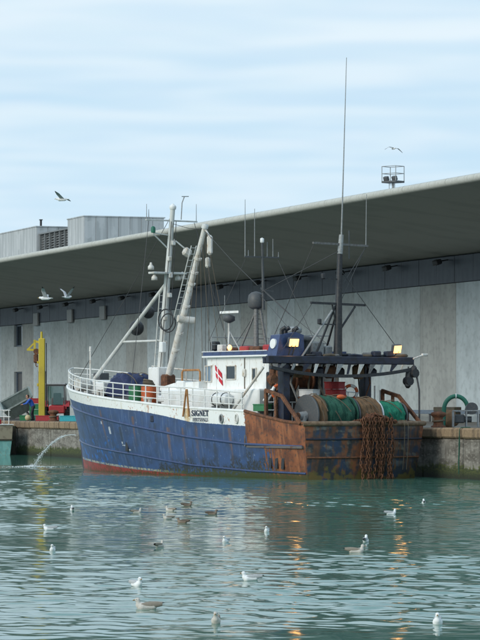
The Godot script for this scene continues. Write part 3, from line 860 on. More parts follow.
func transom_texture() -> ImageTexture:
	var w := 512; var h := 256
	var a := FastNoiseLite.new(); a.seed = 41; a.frequency = 0.3; a.fractal_octaves = 5
	var b := FastNoiseLite.new(); b.seed = 42; b.frequency = 1.1; b.fractal_octaves = 4
	var out := PackedByteArray(); out.resize(w * h * 3)
	var blue := lin(0.026, 0.044, 0.085); var pale := lin(0.24, 0.235, 0.19); var rust := lin(0.14, 0.05, 0.022); var rust2 := lin(0.28, 0.085, 0.03); var dark := lin(0.025, 0.022, 0.02); var weed := lin(0.09, 0.09, 0.02)
	for j in h:
		var y := 2.6 - 3.2 * (j + 0.5) / h
		for i in w:
			var p := 3.5 - 7.0 * (i + 0.5) / w
			var na := a.get_noise_2d(p * 3.0, y * 3.0); var nb := b.get_noise_2d(p * 2.0, y * 2.0); var ns := a.get_noise_2d(p * 9.0 + 50.0, y * 0.8); var dg := a.get_noise_2d(p * 2.0 + y * 2.0 + 90.0, (p - y) * 6.0)
			var hs := a.get_noise_2d(p * 1.2 + 20.0, y * 9.0)
			var c := blue.lerp(dark, clampf(0.45 + na * 1.2, 0.0, 0.85))
			c = c.lerp(pale, clampf((hs * 1.1 + dg * 0.8 + nb * 0.4 - 0.12) * 1.3, 0.0, 0.6) * smoothstep(0.2, 0.9, y))
			c = c.lerp(rust, clampf((ns * 1.2 + nb * 0.5 + 0.02) * 1.3, 0.0, 0.75))
			c = c.lerp(rust2, clampf(0.7 - absf(p - 0.3) * 0.5 + nb * 0.7 + ns * 0.5, 0.0, 0.85) * 0.9)
			if absf(p) > 2.8: c = c.lerp(rust2, clampf((absf(p) - 2.85) * 2.5 + nb * 0.8, 0.0, 0.85))
			c = c.lerp(rust2, clampf((0.3 + nb * 0.8 - y) * 2.0, 0.0, 0.7))
			c = c.lerp(weed, clampf((0.3 + nb * 0.8 + na * 0.4 - y) * 3.0, 0.0, 0.7))
			var q := (j * w + i) * 3
			out[q] = int(c.r * 255); out[q + 1] = int(c.g * 255); out[q + 2] = int(c.b * 255)
	return ImageTexture.create_from_image(Image.create_from_data(w, h, false, Image.FORMAT_RGB8, out))

func side_line(f: Callable, s0: float, s1: float, side: float, out := 0.0, n := 40) -> Array:   # points along the hull's side at height f(s)
	var r := []
	for i in n + 1:
		var s := lerpf(s0, s1, float(i) / n)
		var y: float = f.call(s)
		r.append(S(s, y, side * (beam(s, y) + out)))
	return r

func trawler():
	var T := thing("trawler", "blue and white fishing trawler with rusty stern moored at the quay", "fishing boat", ship_at)
	var hm := uvm(hull_texture(), 0.5); var tm := uvm(transom_texture(), 0.6)
	var b := MB.new()
	var hull: MeshInstance3D
	# shell plating
	for side in [1.0, -1.0]:
		var rows := []; var uvs := []
		for j in 19:
			var row := PackedVector3Array(); var ur := []
			for i in 73:
				var u := 1.0 - pow(1.0 - i / 72.0, 1.6)
				var y := lerpf(-0.6, sheer(u * 24.45), j / 18.0)
				var rake := 0.22 * (1.0 - clampf(y / 2.4, 0, 1))
				var s := lerpf(rake, stem(y), u)
				var pb := beam(s, y) if i < 72 else 0.0
				# slight hungry-horse dents between the frames
				row.append(S(s, y, side * pb)); ur.append(Vector2(s / 25.4, (4.6 - y) / 5.2))
			rows.append(row); uvs.append(ur)
		b.grid(rows, side > 0, uvs)
	hull = put("hull", b, hm, T)
	# transom
	b = MB.new()
	var rows2 := []; var uv2 := []
	for j in 11:
		var row := PackedVector3Array(); var ur := []
		for i in 21:
			var y := lerpf(-0.6, 2.4, j / 10.0)
			var p := lerpf(1, -1, i / 20.0)
			var rake := 0.22 * (1.0 - clampf(y / 2.4, 0, 1))
			var hb := beam(rake, y)
			row.append(S(rake - 0.45 * (1.0 - pow(absf(p), 3.0)), y, p * hb)); ur.append(Vector2(0.5 - p * hb / 7.0, (2.6 - y) / 3.2))
		rows2.append(row); uv2.append(ur)
	b.grid(rows2, false, uv2)
	put("transom", b, tm, hull)
	b = MB.new()
	var tr := []
	for i in 21:
		var p := lerpf(1, -1, i / 20.0)
		tr.append(S(-0.45 * (1 - pow(absf(p), 3.0)) + 0.02, 2.42, p * 3.3))
	b.tube(tr, 0.11, 10); put("stern_roller", b, M.tanrail, hull)
	for hh in [1.75, 0.95]:
		b = MB.new(); var t2 := []
		for i in 21:
			var p := lerpf(1, -1, i / 20.0); var rake: float = 0.22 * (1.0 - hh / 2.4)
			t2.append(S(rake - 0.45 * (1 - pow(absf(p), 3.0)) - 0.01, hh, p * beam(rake, hh) * 0.99))
		b.tube(t2, 0.045, 8); put("stern_strake", b, M.rust if hh < 1 else M.navy, hull)
	# inner bulwark, cap rail, rubbing strakes, decks
	b = MB.new()
	for side in [1.0, -1.0]:
		var rows := [PackedVector3Array(), PackedVector3Array()]
		for i in 61:
			var s := lerpf(0.1, 24.1, i / 60.0)
			var d := sheer(s) - 0.32 if s > 4.4 else 1.45
			rows[0].append(S(s, d, side * max(0.0, beam(s, d) - 0.09))); rows[1].append(S(s, sheer(s), side * max(0.0, beam(s, sheer(s)) - 0.09)))
		b.grid(rows, side < 0)
	put("inner_bulwark", b, M.white_rusty, hull)
	for side in [1.0, -1.0]:
		b = MB.new(); b.tube(side_line(func(s): return sheer(s) + 0.01, 4.4, 24.4, side, -0.04, 60), 0.07, 8); put("cap_rail", b, M.white, hull)
		b = MB.new(); b.tube(side_line(func(s): return sheer(s) + 0.01, 0.05, 4.38, side, -0.04, 16), 0.08, 8); put("cap_rail", b, M.rust, hull)
		b = MB.new(); b.tube(side_line(func(s): return table([[0.0, 1.42], [4.4, 1.5], [9.0, 1.78], [14.0, 2.3], [19.0, 2.85], [25.0, 3.42]], s), 0.3, 24.2, side, 0.0, 60), 0.06, 8); put("rubbing_strake", b, hm_strake(), hull)
		b = MB.new(); b.tube(side_line(func(s): return table([[0.0, 0.26], [4.4, 0.32], [9.0, 0.5], [14.0, 0.92], [19.0, 1.2], [25.0, 1.6]], s), 0.3, 23.75, side, 0.0, 60), 0.05, 8); put("rubbing_strake", b, hm_strake(), hull)
	b = MB.new()
	var dr := [PackedVector3Array(), PackedVector3Array(), PackedVector3Array()]
	for i in 41:
		var s := lerpf(4.4, 24.2, i / 40.0); var d := sheer(s) - 0.3
		for k in 3: dr[k].append(S(s, d + (0.06 if k == 1 else 0.0), (1 - k) * max(0.0, beam(s, d) - 0.05)))
	b.grid(dr, true); put("fore_deck", b, M.deck, hull)
	b = MB.new(); b.box(S(2.3, 1.4, 0), Vector3(4.2, 0.1, 6.5)); b.box(S(4.45, 2.05, 0), Vector3(0.08, 1.3, 6.6)); put("working_deck", b, M.deck, hull)
	# stem bar
	b = MB.new(); var sp := []
	for i in 14:
		var y := lerpf(-0.5, 4.3, i / 13.0); sp.append(S(stem(y), y, 0))
	b.tube(sp, 0.06, 8); put("stem_bar", b, M.navy, hull)
	# freeing port slots, scupper and portholes on the port side
	for i in 3:
		b = MB.new(); var s := 2.75 - 0.45 * i
		b.box(S(s, 0.75 - 0.02 * i, beam(s, 0.75)), Vector3(0.2, 0.55, 0.05), Basis(Vector3.FORWARD, -0.12)); put("freeing_port", b, M.black, hull)
	b = MB.new(); b.box(S(14.6, 1.35, beam(14.6, 1.35)), Vector3(0.22, 0.6, 0.06), Basis(), 0.02); put("scupper", b, M.black, hull)
	b = MB.new(); b.box(S(11.9, 2.6, beam(11.9, 2.6)), Vector3(0.25, 0.3, 0.06), Basis(), 0.02); put("scupper", b, M.navy, hull)
	b = MB.new(); b.torus(S(6.15, 2.62, 3.41), Basis(), 0.12, 0.18, 0.04, 14, 6); put("fairlead", b, M.grey, hull)
	b = MB.new(); b.ball(S(6.15, 2.62, 3.38), Vector3(0.12, 0.18, 0.06), 12, 6); put("fairlead_opening", b, M.black, hull)
	b = MB.new(); b.torus(S(4.95, 2.62, 3.41), Basis(), 0.1, 0.2, 0.035, 14, 6); put("fairlead", b, M.white_rusty, hull)
	# name on the bulwark, read from the port side
	for ln in [["SIGNET", 2.84, 0.0036, 7.85], ["HIRTSHALS", 2.55, 0.0022, 7.85]]:
		var tx := TextMesh.new()
		var fo := SystemFont.new(); fo.font_names = PackedStringArray(["Droid Serif"]); fo.font_weight = 700 if ln[0] == "SIGNET" else 400
		tx.font = fo; tx.text = ln[0]; tx.font_size = 100; tx.pixel_size = ln[2]; tx.depth = 0.012
		var o := put("lettering", tx, M.letters if M.has("letters") else plain(lin(0.012, 0.02, 0.05), 0.6), hull)
		o.position = S(ln[3], ln[1] + 0.02, beam(ln[3], ln[1]) + 0.035)
		o.rotation.y = PI
	railings(T)
	fore_gear(T)
	house(T)
	gantry(T)
	aft_gear(T)
	clutter(T)

func clutter(T: Node3D):
	var r := RandomNumberGenerator.new(); r.seed = 5
	for i in 9:                                   # hydraulic pipes and hoses between the gantry and the deck
		var b := MB.new(); var s := r.randf_range(2.3, 4.0); var p := r.randf_range(-2.4, 2.5)
		b.tube([S(s, 5.1, p), S(s + r.randf_range(-0.2, 0.2), 4.2, p + r.randf_range(-0.3, 0.3)), S(s + r.randf_range(-0.3, 0.3), 3.0, p + r.randf_range(-0.3, 0.3)), S(s, 1.6, p)], r.randf_range(0.025, 0.06), 7)
		put("hydraulic_hose", b, [M.black, M.rope, M.rust, M.dullgrey][i % 4], T)
	for i in 7:                                   # gear slung under the gantry deck
		var b := MB.new(); var p := 2.3 - 0.75 * i
		b.box(S(2.6 + 0.3 * sin(i * 2.0), 4.7, p), Vector3(0.5, 0.5 + 0.2 * sin(i * 3.0), 0.45), Basis(Vector3.UP, i * 0.4), 0.1)
		put("slung_gear", b, [M.black, M.net_brown, M.navy, M.rust][i % 4], T)
	for i in 6:                                   # cable clamps and boxes on the foremast and the boom
		var b := MB.new(); var k := 0.22 + 0.12 * i + 0.04 * sin(i * 7.0)
		b.box(S(lerpf(16.4, 15.3, k) - 0.18, lerpf(4.4, 12.6, k), 0.1 * sin(i * 2.0)), Vector3(0.16, 0.22, 0.2), Basis(), 0.03); put("cable_box", b, M.white_rusty, T)
		if i % 2: k += 0.04 * sin(i * 5.0)
		b = MB.new(); b.cyl(S(lerpf(15.85, 12.55, k) - 0.06, lerpf(4.2, 11.6, k), 0), S(lerpf(15.85, 12.55, k + 0.012) - 0.06, lerpf(4.2, 11.6, k + 0.012), 0), 0.19, 0.19, 12); put("boom_band", b, M.white_rusty, T)
	for q in [[S(16.15, 4.5, 0.2), S(15.2, 12.0, 0.14)], [S(16.1, 4.5, -0.2), S(15.2, 12.0, -0.13)]]:
		var b := MB.new(); b.tube([q[0], q[1]], 0.02, 5); put("mast_cable", b, M.wire, T)
	for i in 6:                                   # running rigging abaft the boom
		var b := MB.new(); b.tube([S(12.4 + 0.1 * i, 11.3 - 0.25 * i, 0.05 * i), S(11.3 + 0.35 * i, 4.3, -0.8 + 0.35 * i)], 0.012, 5, false); put("running_line", b, M.rope, T)
	for q in [[11.4, 4.0, 1.9, 0.5], [12.6, 3.4, 2.3, 0.4], [10.7, 4.45, -0.5, 0.6], [13.4, 3.5, 0.8, 0.7]]:
		var b := MB.new(); b.box(S(q[0], q[1] + q[3] * 0.3, q[2]), Vector3(q[3] * 1.6, q[3] * 0.8, q[3]), Basis(Vector3.UP, q[0]), 0.06); put("deck_locker", b, M.white, T)

func hm_strake() -> Material:
	return M.blue

func railings(T: Node3D):
	for side in [1.0, -1.0]:
		var rail := MB.new()
		var end := 24.3
		var f := func(s): return sheer(s) + table([[4.5, 0.82], [9.0, 0.92], [14.0, 0.8], [19.0, 0.75], [22.0, 0.8], [25.0, 0.82]], s)
		for k in [1.0, 0.66, 0.34]:
			var g := func(s): return sheer(s) + (f.call(s) - sheer(s)) * k
			var pts := []
			for i in 55:
				var s := lerpf(4.6, end, i / 54.0)
				pts.append(S(s, g.call(s), side * max(0.02, beam(s, sheer(s)) - 0.1)))
			rail.tube(pts, 0.032 if k == 1.0 else 0.022, 6)
		if side > 0:
			for k in [1.0, 0.66, 0.34]:
				var yy: float = sheer(end) + (f.call(end) - sheer(end)) * k; var bb := beam(end, sheer(end)) - 0.1
				rail.tube([S(end, yy, bb), S(end + 0.12, yy, bb * 0.55), S(end + 0.15, yy, 0), S(end + 0.12, yy, -bb * 0.55), S(end, yy, -bb)], 0.032 if k == 1.0 else 0.022, 6)
		var o := put("railing", rail, M.rail, T)
		var s := 4.7
		while s < 24.35:
			var pb := MB.new(); var p: float = side * max(0.02, beam(s, sheer(s)) - 0.1)
			pb.cyl(S(s, sheer(s) - 0.02, p), S(s, f.call(s), p), 0.03, 0.03, 6)
			put("stanchion", pb, M.rail, o)
			s += 0.98 if s < 20 else 0.7
	# rusty a-brace by the name
	var b := MB.new(); b.bar(S(9.15, 2.7, 3.47), S(8.95, 3.95, 3.42), 0.07, 0.05); b.bar(S(8.65, 2.7, 3.47), S(8.9, 3.95, 3.42), 0.07, 0.05)
	put("brace", b, M.orange_rust, T)
	# raised hoop rail abaft the boom
	b = MB.new(); b.tube([S(11.9, 3.0, 1.7), S(11.9, 4.75, 1.7), S(11.8, 4.85, 1.7), S(10.5, 4.85, 1.7), S(10.4, 4.75, 1.7), S(10.4, 3.9, 1.7)], 0.05, 8); put("hoop_rail", b, M.orange_rust, T)
	b = MB.new(); b.tube([S(19.6, 4.0, -1.6), S(19.6, 5.15, -1.6), S(17.0, 4.95, -1.9), S(17.0, 3.9, -1.9)], 0.04, 8); put("hoop_rail", b, M.white_rusty, T)

func fore_gear(T: Node3D):
	var b := MB.new()
	# foremast
	b.tube([S(16.45, 3.2, 0), S(16.42, 4.4, 0), S(15.85, 8.7, 0), S(15.3, 12.6, 0)], [0.21, 0.19, 0.155, 0.115], 14)
	var fm := put("foremast", b, M.mast, T)
	b = MB.new(); b.lathe(S(15.29, 12.55, 0), Vector3.UP, [[0, 0.09], [0.04, 0.15], [0.16, 0.17], [0.22, 0.14], [0.3, 0.04], [0.32, 0.0]], 14); put("mast_lamp", b, M.white, fm)
	b = MB.new(); b.bar(S(15.42, 12.05, 1.45), S(15.38, 12.05, -1.45), 0.09, 0.07, 0.01); put("crosstree", b, M.mast, fm)
	for q in [[1.42, 0.75, 0.02], [-1.42, 0.85, 0.018], [1.3, 0.5, 0.025]]:
		b = MB.new(); b.cyl(S(15.4, 12.05, q[0]), S(15.4, 12.05 + q[1], q[0]), q[2], 0.012, 6); put("whip_antenna", b, M.grey, fm)
	b = MB.new(); b.tube([S(15.1, 12.1, -0.35), S(15.1, 12.9, -0.4), S(15.05, 13.2, -0.5)], 0.025, 6); b.bar(S(15.05, 13.2, -0.35), S(15.05, 13.22, -0.75), 0.02, 0.04); put("wind_vane", b, M.grey, fm)
	b = MB.new(); b.bar(S(15.5, 11.35, 0), S(15.55, 11.45, 0.95), 0.05, 0.05); b.bar(S(15.6, 10.7, 0.05), S(15.55, 11.4, 0.95), 0.05, 0.05); put("lamp_bracket", b, M.mast, fm)
	b = MB.new(); b.lathe(S(15.55, 11.45, 0.95), Vector3.UP, [[0, 0.08], [0.02, 0.11], [0.24, 0.11], [0.3, 0.06], [0.32, 0.0]], 12); put("navigation_lamp", b, M.green_lamp if M.has("green_lamp") else M.hose, fm)
	b = MB.new(); b.bar(S(15.35, 11.15, -0.1), S(15.2, 10.75, -0.6), 0.06, 0.06); put("lamp_bracket", b, M.mast, fm)
	b = MB.new(); b.box(S(15.2, 10.55, -0.75), Vector3(0.3, 0.4, 0.42), Basis(Vector3(1, 0, 0), 0.5), 0.08); put("deck_light", b, M.white_rusty, fm)
	b = MB.new(); b.box(S(15.75, 9.55, 0.0), Vector3(0.5, 0.1, 1.9), Basis(), 0.02); put("spreader_platform", b, M.mast, fm)
	for q in [[0.95, 0.28], [-0.6, -0.2], [0.75, -0.22], [-0.85, -0.12]]:
		b = MB.new(); b.lathe(S(15.75, 9.55 + q[1], q[0]), Vector3.UP, [[-0.14, 0.0], [-0.13, 0.15], [0.02, 0.14], [0.12, 0.06], [0.2, 0.05], [0.22, 0.0]], 12); put("deck_light", b, M.white_rusty, fm)
	b = MB.new()                                     # mast ladder
	for dz in [-0.16, 0.16]: b.cyl(S(16.8, 4.0, dz), S(16.2, 8.6, dz), 0.028, 0.028, 6)
	for i in 15: b.cyl(S(16.8 - 0.04 * i, 4.15 + 0.31 * i, -0.16), S(16.8 - 0.04 * i, 4.15 + 0.31 * i, 0.16), 0.018, 0.018, 5)
	put("ladder", b, M.mast, fm)
	b = MB.new(); b.box(S(16.35, 4.2, 0), Vector3(0.9, 1.7, 0.9), Basis(), 0.05); put("mast_housing", b, M.white, fm)
	b = MB.new(); b.box(S(15.8, 6.0, 0.25), Vector3(0.3, 0.5, 0.25), Basis(), 0.03); put("junction_box", b, M.white, fm)
	# forward strut with its cross bar
	b = MB.new(); b.tube([S(23.0, 4.0, 0.1), S(15.95, 9.0, 0)], [0.1, 0.09], 10)
	var stt := put("mast_strut", b, M.mast, T)
	b = MB.new(); b.cyl(S(19.8, 6.33, 0.06), S(16.2, 6.33, 0), 0.06, 0.06, 8); put("cross_bar", b, M.mast, stt)
	# signal balls on the strut stays
	for q in [[18.9, 7.0, -0.25, 0.36], [18.0, 7.75, -0.35, 0.3]]:
		b = MB.new(); b.ball(S(q[0], q[1], q[2]), Vector3(q[3], q[3] * 1.05, q[3]), 14, 10); put("day_signal_ball", b, M.black, stt)
	# cargo boom
	b = MB.new(); b.tube([S(15.85, 4.2, 0), S(14.5, 7.2, 0), S(12.55, 11.6, 0)], [0.17, 0.165, 0.115], 12)
	var bm := put("boom", b, M.white_rusty, T)
	b = MB.new(); b.cyl(S(14.4, 7.35, 0.3), S(14.2, 7.25, -0.5), 0.17, 0.17, 12); put("boom_winch", b, M.white_rusty, bm)
	b = MB.new()
	for dz in [-0.14, 0.14]: b.cyl(S(14.9, 7.1, 0.15 + dz), S(13.25, 10.75, 0.15 + dz), 0.025, 0.025, 6)
	for i in 13:
		var k := i / 12.0
		b.cyl(S(lerpf(14.85, 13.3, k), lerpf(7.2, 10.65, k), 0.01), S(lerpf(14.85, 13.3, k), lerpf(7.2, 10.65, k), 0.29), 0.016, 0.016, 5)
	put("ladder", b, M.mast, bm)
	b = MB.new(); b.torus(S(15.15, 7.3, 0.5), Basis(Vector3.UP, 0.4), 0.42, 0.5, 0.035, 20, 6); b.torus(S(15.05, 7.15, 0.42), Basis(Vector3.UP, 0.7), 0.36, 0.44, 0.03, 20, 6); put("hose_coil", b, M.black, bm)
	b = MB.new(); b.tube([S(12.5, 11.5, 0), S(12.35, 11.2, -0.1)], 0.05, 6); b.box(S(12.3, 10.75, -0.12), Vector3(0.3, 0.95, 0.26), Basis(), 0.1); put("block", b, M.white_rusty, bm)
	b = MB.new(); b.box(S(12.75, 9.95, -0.3), Vector3(0.24, 0.5, 0.22), Basis(), 0.07); put("block", b, M.white_rusty, bm)
	b = MB.new(); b.lathe(S(12.55, 11.6, 0), Vector3(-0.4, 0.91, 0), [[-0.05, 0.16], [0.12, 0.16], [0.16, 0.0]], 10); put("boom_cap", b, M.mast, bm)
	b = MB.new(); b.box(S(15.7, 4.3, 0), Vector3(0.5, 0.8, 0.6), Basis(), 0.08); put("boom_heel", b, M.rust, bm)
	# jackstaff
	b = MB.new(); b.cyl(S(22.3, 4.0, 0.3), S(22.3, 5.9, 0.3), 0.06, 0.045, 8); b.cyl(S(22.3, 5.9, 0.3), S(22.3, 6.15, 0.3), 0.07, 0.06, 8); put("jackstaff", b, M.white_rusty, T)
	# windlass on the bow
	b = MB.new(); b.box(S(21.2, 4.12, 0.2), Vector3(1.3, 0.7, 1.6), Basis(), 0.06)
	var wl := put("windlass", b, M.white, T)
	for dz in [-1.15, 1.45]:
		b = MB.new(); b.cyl(S(21.2, 4.25, dz - 0.3), S(21.2, 4.25, dz + 0.3), 0.32, 0.32, 14); put("warping_drum", b, M.white_rusty, wl)
	b = MB.new(); b.box(S(20.0, 4.05, 0.9), Vector3(0.9, 0.6, 0.7), Basis(), 0.05); put("gear_case", b, M.white, wl)
	for q in [[22.7, 0.7], [22.4, -0.9], [18.8, 1.9], [13.0, 2.9]]:
		b = MB.new()
		for d in [-0.18, 0.18]: b.lathe(S(q[0] + d, sheer(q[0]) - 0.3, q[1]), Vector3.UP, [[0, 0.09], [0.45, 0.09], [0.47, 0.13], [0.52, 0.13], [0.54, 0.0]], 10)
		put("bollard", b, M.white_rusty, T)
	b = MB.new(); b.box(S(22.9, 4.35, -0.7), Vector3(0.6, 1.0, 0.6), Basis(), 0.04); put("locker", b, M.darkgrey, T)
	# stays
	for q in [[S(15.35, 12.2, 0.1), S(24.1, 4.4, 0)], [S(15.4, 12.0, 1.3), S(14.0, 3.9, 3.2)], [S(15.4, 12.0, -1.3), S(14.2, 3.9, -3.2)], [S(12.5, 11.4, 0), S(8.2, 8.7, 0)], [S(12.35, 10.3, -0.12), S(12.4, 4.2, -0.1)], [S(12.9, 9.8, -0.3), S(13.4, 4.2, -0.6)], [S(15.3, 11.9, 0), S(12.6, 11.5, 0)]]:
		b = MB.new(); b.tube([q[0], (q[0] + q[1]) * 0.5 + Vector3(0, -0.08, 0), q[1]], 0.014, 5, false); put("stay_wire", b, M.wire, T)

func window(parent: Node3D, s: float, y: float, w: float, h: float, p: float, mat: Material):
	var b := MB.new(); b.box(S(s, y, p + 0.01), Vector3(w, h, 0.03)); var g := put("window", b, mat, parent)
	b = MB.new()
	for e in [-1, 1]:
		b.box(S(s + e * (w * 0.5 + 0.025), y, p + 0.025), Vector3(0.05, h + 0.1, 0.07), Basis(), 0.012)
		b.box(S(s, y + e * (h * 0.5 + 0.025), p + 0.025), Vector3(w, 0.05, 0.066), Basis(), 0.012)
	put("frame", b, M.white_rusty, g)

func house(T: Node3D):
	var b := MB.new()
	# lower deckhouse and casing
	b.box(S(8.6, 3.3, 0), Vector3(8.0, 1.3, 4.9), Basis(), 0.06); put("deckhouse", b, M.white, T)
	b = MB.new()
	b.prism([Vector2(9.9, 3.9), Vector2(13.2, 3.9), Vector2(13.2, 4.05), Vector2(12.0, 4.25), Vector2(9.9, 4.32)], S(0, 0, 2.1), S(0, 0, -4.2), Vector3.RIGHT, Vector3.UP)
	put("hatch_cover", b, M.white, T)
	# wheelhouse: plan with rounded front corners
	var plan := [Vector2(4.6, -1.9), Vector2(9.5, -1.9), Vector2(10.0, -1.5), Vector2(10.2, -0.7), Vector2(10.2, 0.7), Vector2(10.0, 1.5), Vector2(9.5, 1.9), Vector2(4.6, 1.9)]
	b = MB.new(); b.prism(plan, Vector3(0, 3.9, 0), Vector3(0, 1.5, 0), Vector3.RIGHT, Vector3(0, 0, 1))
	var wh := put("wheelhouse", b, M.white, T)
	var rp := []
	for q in plan: rp.append(Vector2((q.x - 7.3) * 1.11 + 7.15, q.y * 1.13))
	b = MB.new(); b.prism(rp, Vector3(0, 5.4, 0), Vector3(0, 0.07, 0), Vector3.RIGHT, Vector3(0, 0, 1)); put("roof_edge", b, M.white, wh)
	b = MB.new(); b.prism(rp.map(func(q): return Vector2((q.x - 7.2) * 0.985 + 7.2, q.y * 0.98)), Vector3(0, 5.472, 0), Vector3(0, 0.17, 0), Vector3.RIGHT, Vector3(0, 0, 1)); put("roof", b, M.blue, wh)
	b = MB.new(); b.tube([S(10.4, 5.67, 1.3), S(9.7, 5.66, 2.06), S(4.5, 5.66, 2.06)], 0.025, 6); put("roof_trim", b, M.rail, wh)
	var pg := plain(lin(0.16, 0.22, 0.28), 0.08)
	window(wh, 9.28, 4.66, 0.26, 0.68, 1.9, pg)
	window(wh, 9.72, 4.66, 0.2, 0.66, 1.76, pg)
	window(wh, 7.54, 4.7, 0.68, 0.56, 1.9, M.glass)
	window(wh, 5.7, 4.6, 0.24, 0.5, 1.9, M.glass)
	b = MB.new(); b.box(S(6.46, 4.68, 1.95), Vector3(0.22, 0.36, 0.12), Basis(), 0.04); put("side_lamp", b, M.white_rusty, wh)
	b = MB.new(); b.cyl(S(6.46, 5.35, 1.93), S(6.46, 3.9, 1.93), 0.02, 0.02, 6); put("conduit", b, M.rope, wh)
	for s in [8.75, 6.1, 4.75]:
		b = MB.new(); b.box(S(s, 4.64, 1.905), Vector3(0.04, 1.44, 0.02)); put("weld_seam", b, M.white, wh)
	# painted flag panel: white cross on red, hung at a slant
	var im := Image.create(112, 84, false, Image.FORMAT_RGB8); im.fill(lin(0.52, 0.015, 0.03))
	im.fill_rect(Rect2i(36, 0, 13, 84), lin(0.8, 0.8, 0.8)); im.fill_rect(Rect2i(0, 36, 112, 13), lin(0.8, 0.8, 0.8))
	b = MB.new()
	b.poly([S(8.84, 5.06, 1.935), S(8.74, 4.5, 1.935), S(8.2, 4.1, 1.935), S(8.3, 4.68, 1.935)], [Vector2(0, 0), Vector2(0, 1), Vector2(1, 1), Vector2(1, 0)])
	b.poly([S(8.84, 5.06, 1.915), S(8.3, 4.68, 1.915), S(8.2, 4.1, 1.915), S(8.74, 4.5, 1.915)], [Vector2(0, 0), Vector2(1, 0), Vector2(1, 1), Vector2(0, 1)])
	put("painted_flag", b, uvm(ImageTexture.create_from_image(im), 0.6), wh)
	# aft door face
	b = MB.new(); b.box(S(4.58, 4.55, 0.6), Vector3(0.05, 1.25, 0.7), Basis(), 0.02); put("door", b, M.white_rusty, wh)
	# roof gear: rail, search light, work lamp, red floats box, antennas
	b = MB.new()
	for yy in [6.0, 6.35]: b.tube([S(9.6, yy, 1.6), S(9.9, yy, 0), S(9.6, yy, -1.6), S(4.8, yy, -1.6), S(4.8, yy, 1.6)], 0.02, 6)
	for q in [[9.6, 1.6], [9.9, 0], [9.6, -1.6], [7.2, -1.6], [4.8, -1.6], [4.8, 0], [4.8, 1.6]]: b.cyl(S(q[0], 5.6, q[1]), S(q[0], 6.35, q[1]), 0.022, 0.022, 6)
	put("roof_rail", b, M.grey, wh)
	b = MB.new(); b.cyl(S(9.9, 5.6, 1.2), S(9.9, 5.75, 1.2), 0.06, 0.06, 8); b.box(S(9.9, 5.95, 1.2), Vector3(0.42, 0.42, 0.36), Basis(), 0.06); put("searchlight", b, M.black, wh)
	b = MB.new(); b.box(S(9.2, 5.82, 1.3), Vector3(0.4, 0.36, 0.3), Basis(), 0.04); put("horn_box", b, M.white_rusty, wh)
	var lp := MB.new(); lp.ball(S(7.95, 5.84, 1.72), Vector3(0.13, 0.13, 0.1), 12, 8)
	var lo := put("roof_lamp", lp, M.lens, wh)
	b = MB.new(); b.lathe(S(7.95, 5.62, 1.72), Vector3.UP, [[0, 0.12], [0.08, 0.1], [0.1, 0.05]], 10); put("lamp_base", b, M.grey, lo)
	lamp(lo, S(7.95, 5.84, 1.9), 0.05)
	for q in [[8.5, 1.2, 0.5, 0.22], [7.2, 1.3, 0.7, 0.26], [6.3, 1.35, 0.8, 0.24], [5.4, 1.3, 0.6, 0.3], [6.9, -0.6, 0.9, 0.3]]:
		b = MB.new(); b.box(S(q[0], 5.64 + q[3] * 0.5, q[1]), Vector3(q[2], q[3], 0.4), Basis(), 0.06); put("roof_locker", b, M.rust if int(q[0] * 10) % 2 else M.red, wh)
	# radar
	b = MB.new(); b.tube([S(9.35, 5.6, 0.8), S(9.35, 7.25, 0.8)], [0.07, 0.05], 8)
	var rd := put("radar", b, M.mast, T)
	b = MB.new(); b.lathe(S(9.35, 7.0, 0.8), Vector3.UP, [[0, 0.05], [0.05, 0.16], [0.12, 0.28], [0.3, 0.28], [0.36, 0.2], [0.4, 0.0]], 14); put("radar_motor", b, M.darkgrey, rd)
	b = MB.new(); b.box(S(9.35, 7.5, 0.8), Vector3(1.5, 0.11, 1.3), Basis(Vector3.UP, 0.2).scaled(Vector3(1, 1, 0.14)), 0.02); put("scanner_bar", b, M.white, rd)
	b = MB.new()
	for q in [[8.9, 0.4], [8.9, 1.2]]: b.cyl(S(q[0], 5.6, q[1]), S(9.3, 6.6, 0.8), 0.03, 0.03, 6)
	put("radar_legs", b, M.mast, rd)
	# signal mast with the radome
	b = MB.new(); b.tube([S(8.1, 5.55, 0.15), S(8.25, 7.7, 0.05)], [0.13, 0.1], 10); b.tube([S(7.75, 5.55, -0.25), S(8.15, 7.7, -0.1)], [0.07, 0.06], 8); b.tube([S(9.0, 5.6, 0.5), S(8.3, 7.5, 0.05)], [0.05, 0.05], 8)
	for i in 8: b.cyl(S(8.1 + 0.015 * i, 5.8 + 0.23 * i, 0.1), S(7.8 + 0.04 * i, 5.8 + 0.23 * i, -0.22), 0.02, 0.02, 5)
	var sm := put("signal_mast", b, M.dullgrey, T)
	b = MB.new(); b.lathe(S(8.33, 7.6, 0), Vector3.UP, [[0, 0.1], [0.06, 0.25], [0.15, 0.36], [0.45, 0.38], [0.68, 0.34], [0.8, 0.2], [0.85, 0.0]], 18); put("radome", b, M.darkgrey, sm)
	b = MB.new(); b.tube([S(7.95, 7.6, -0.15), S(7.88, 9.0, -0.08), S(7.84, 10.7, 0)], [0.08, 0.06, 0.05], 8); put("topmast", b, M.darkgrey, sm)
	b = MB.new(); b.bar(S(7.86, 10.0, 0.95), S(7.86, 10.0, -0.95), 0.06, 0.06); put("crosstree", b, M.darkgrey, sm)
	for q in [[0.93, 2.6], [0.4, 2.2], [-0.62, 0.85], [-0.3, 0.7], [-0.93, 0.25], [0.75, 0.3]]:
		b = MB.new(); b.cyl(S(7.86, 10.0, q[0]), S(7.86, 10.0 + q[1], q[0]), 0.022, 0.012, 6); put("whip_antenna", b, M.grey, sm)
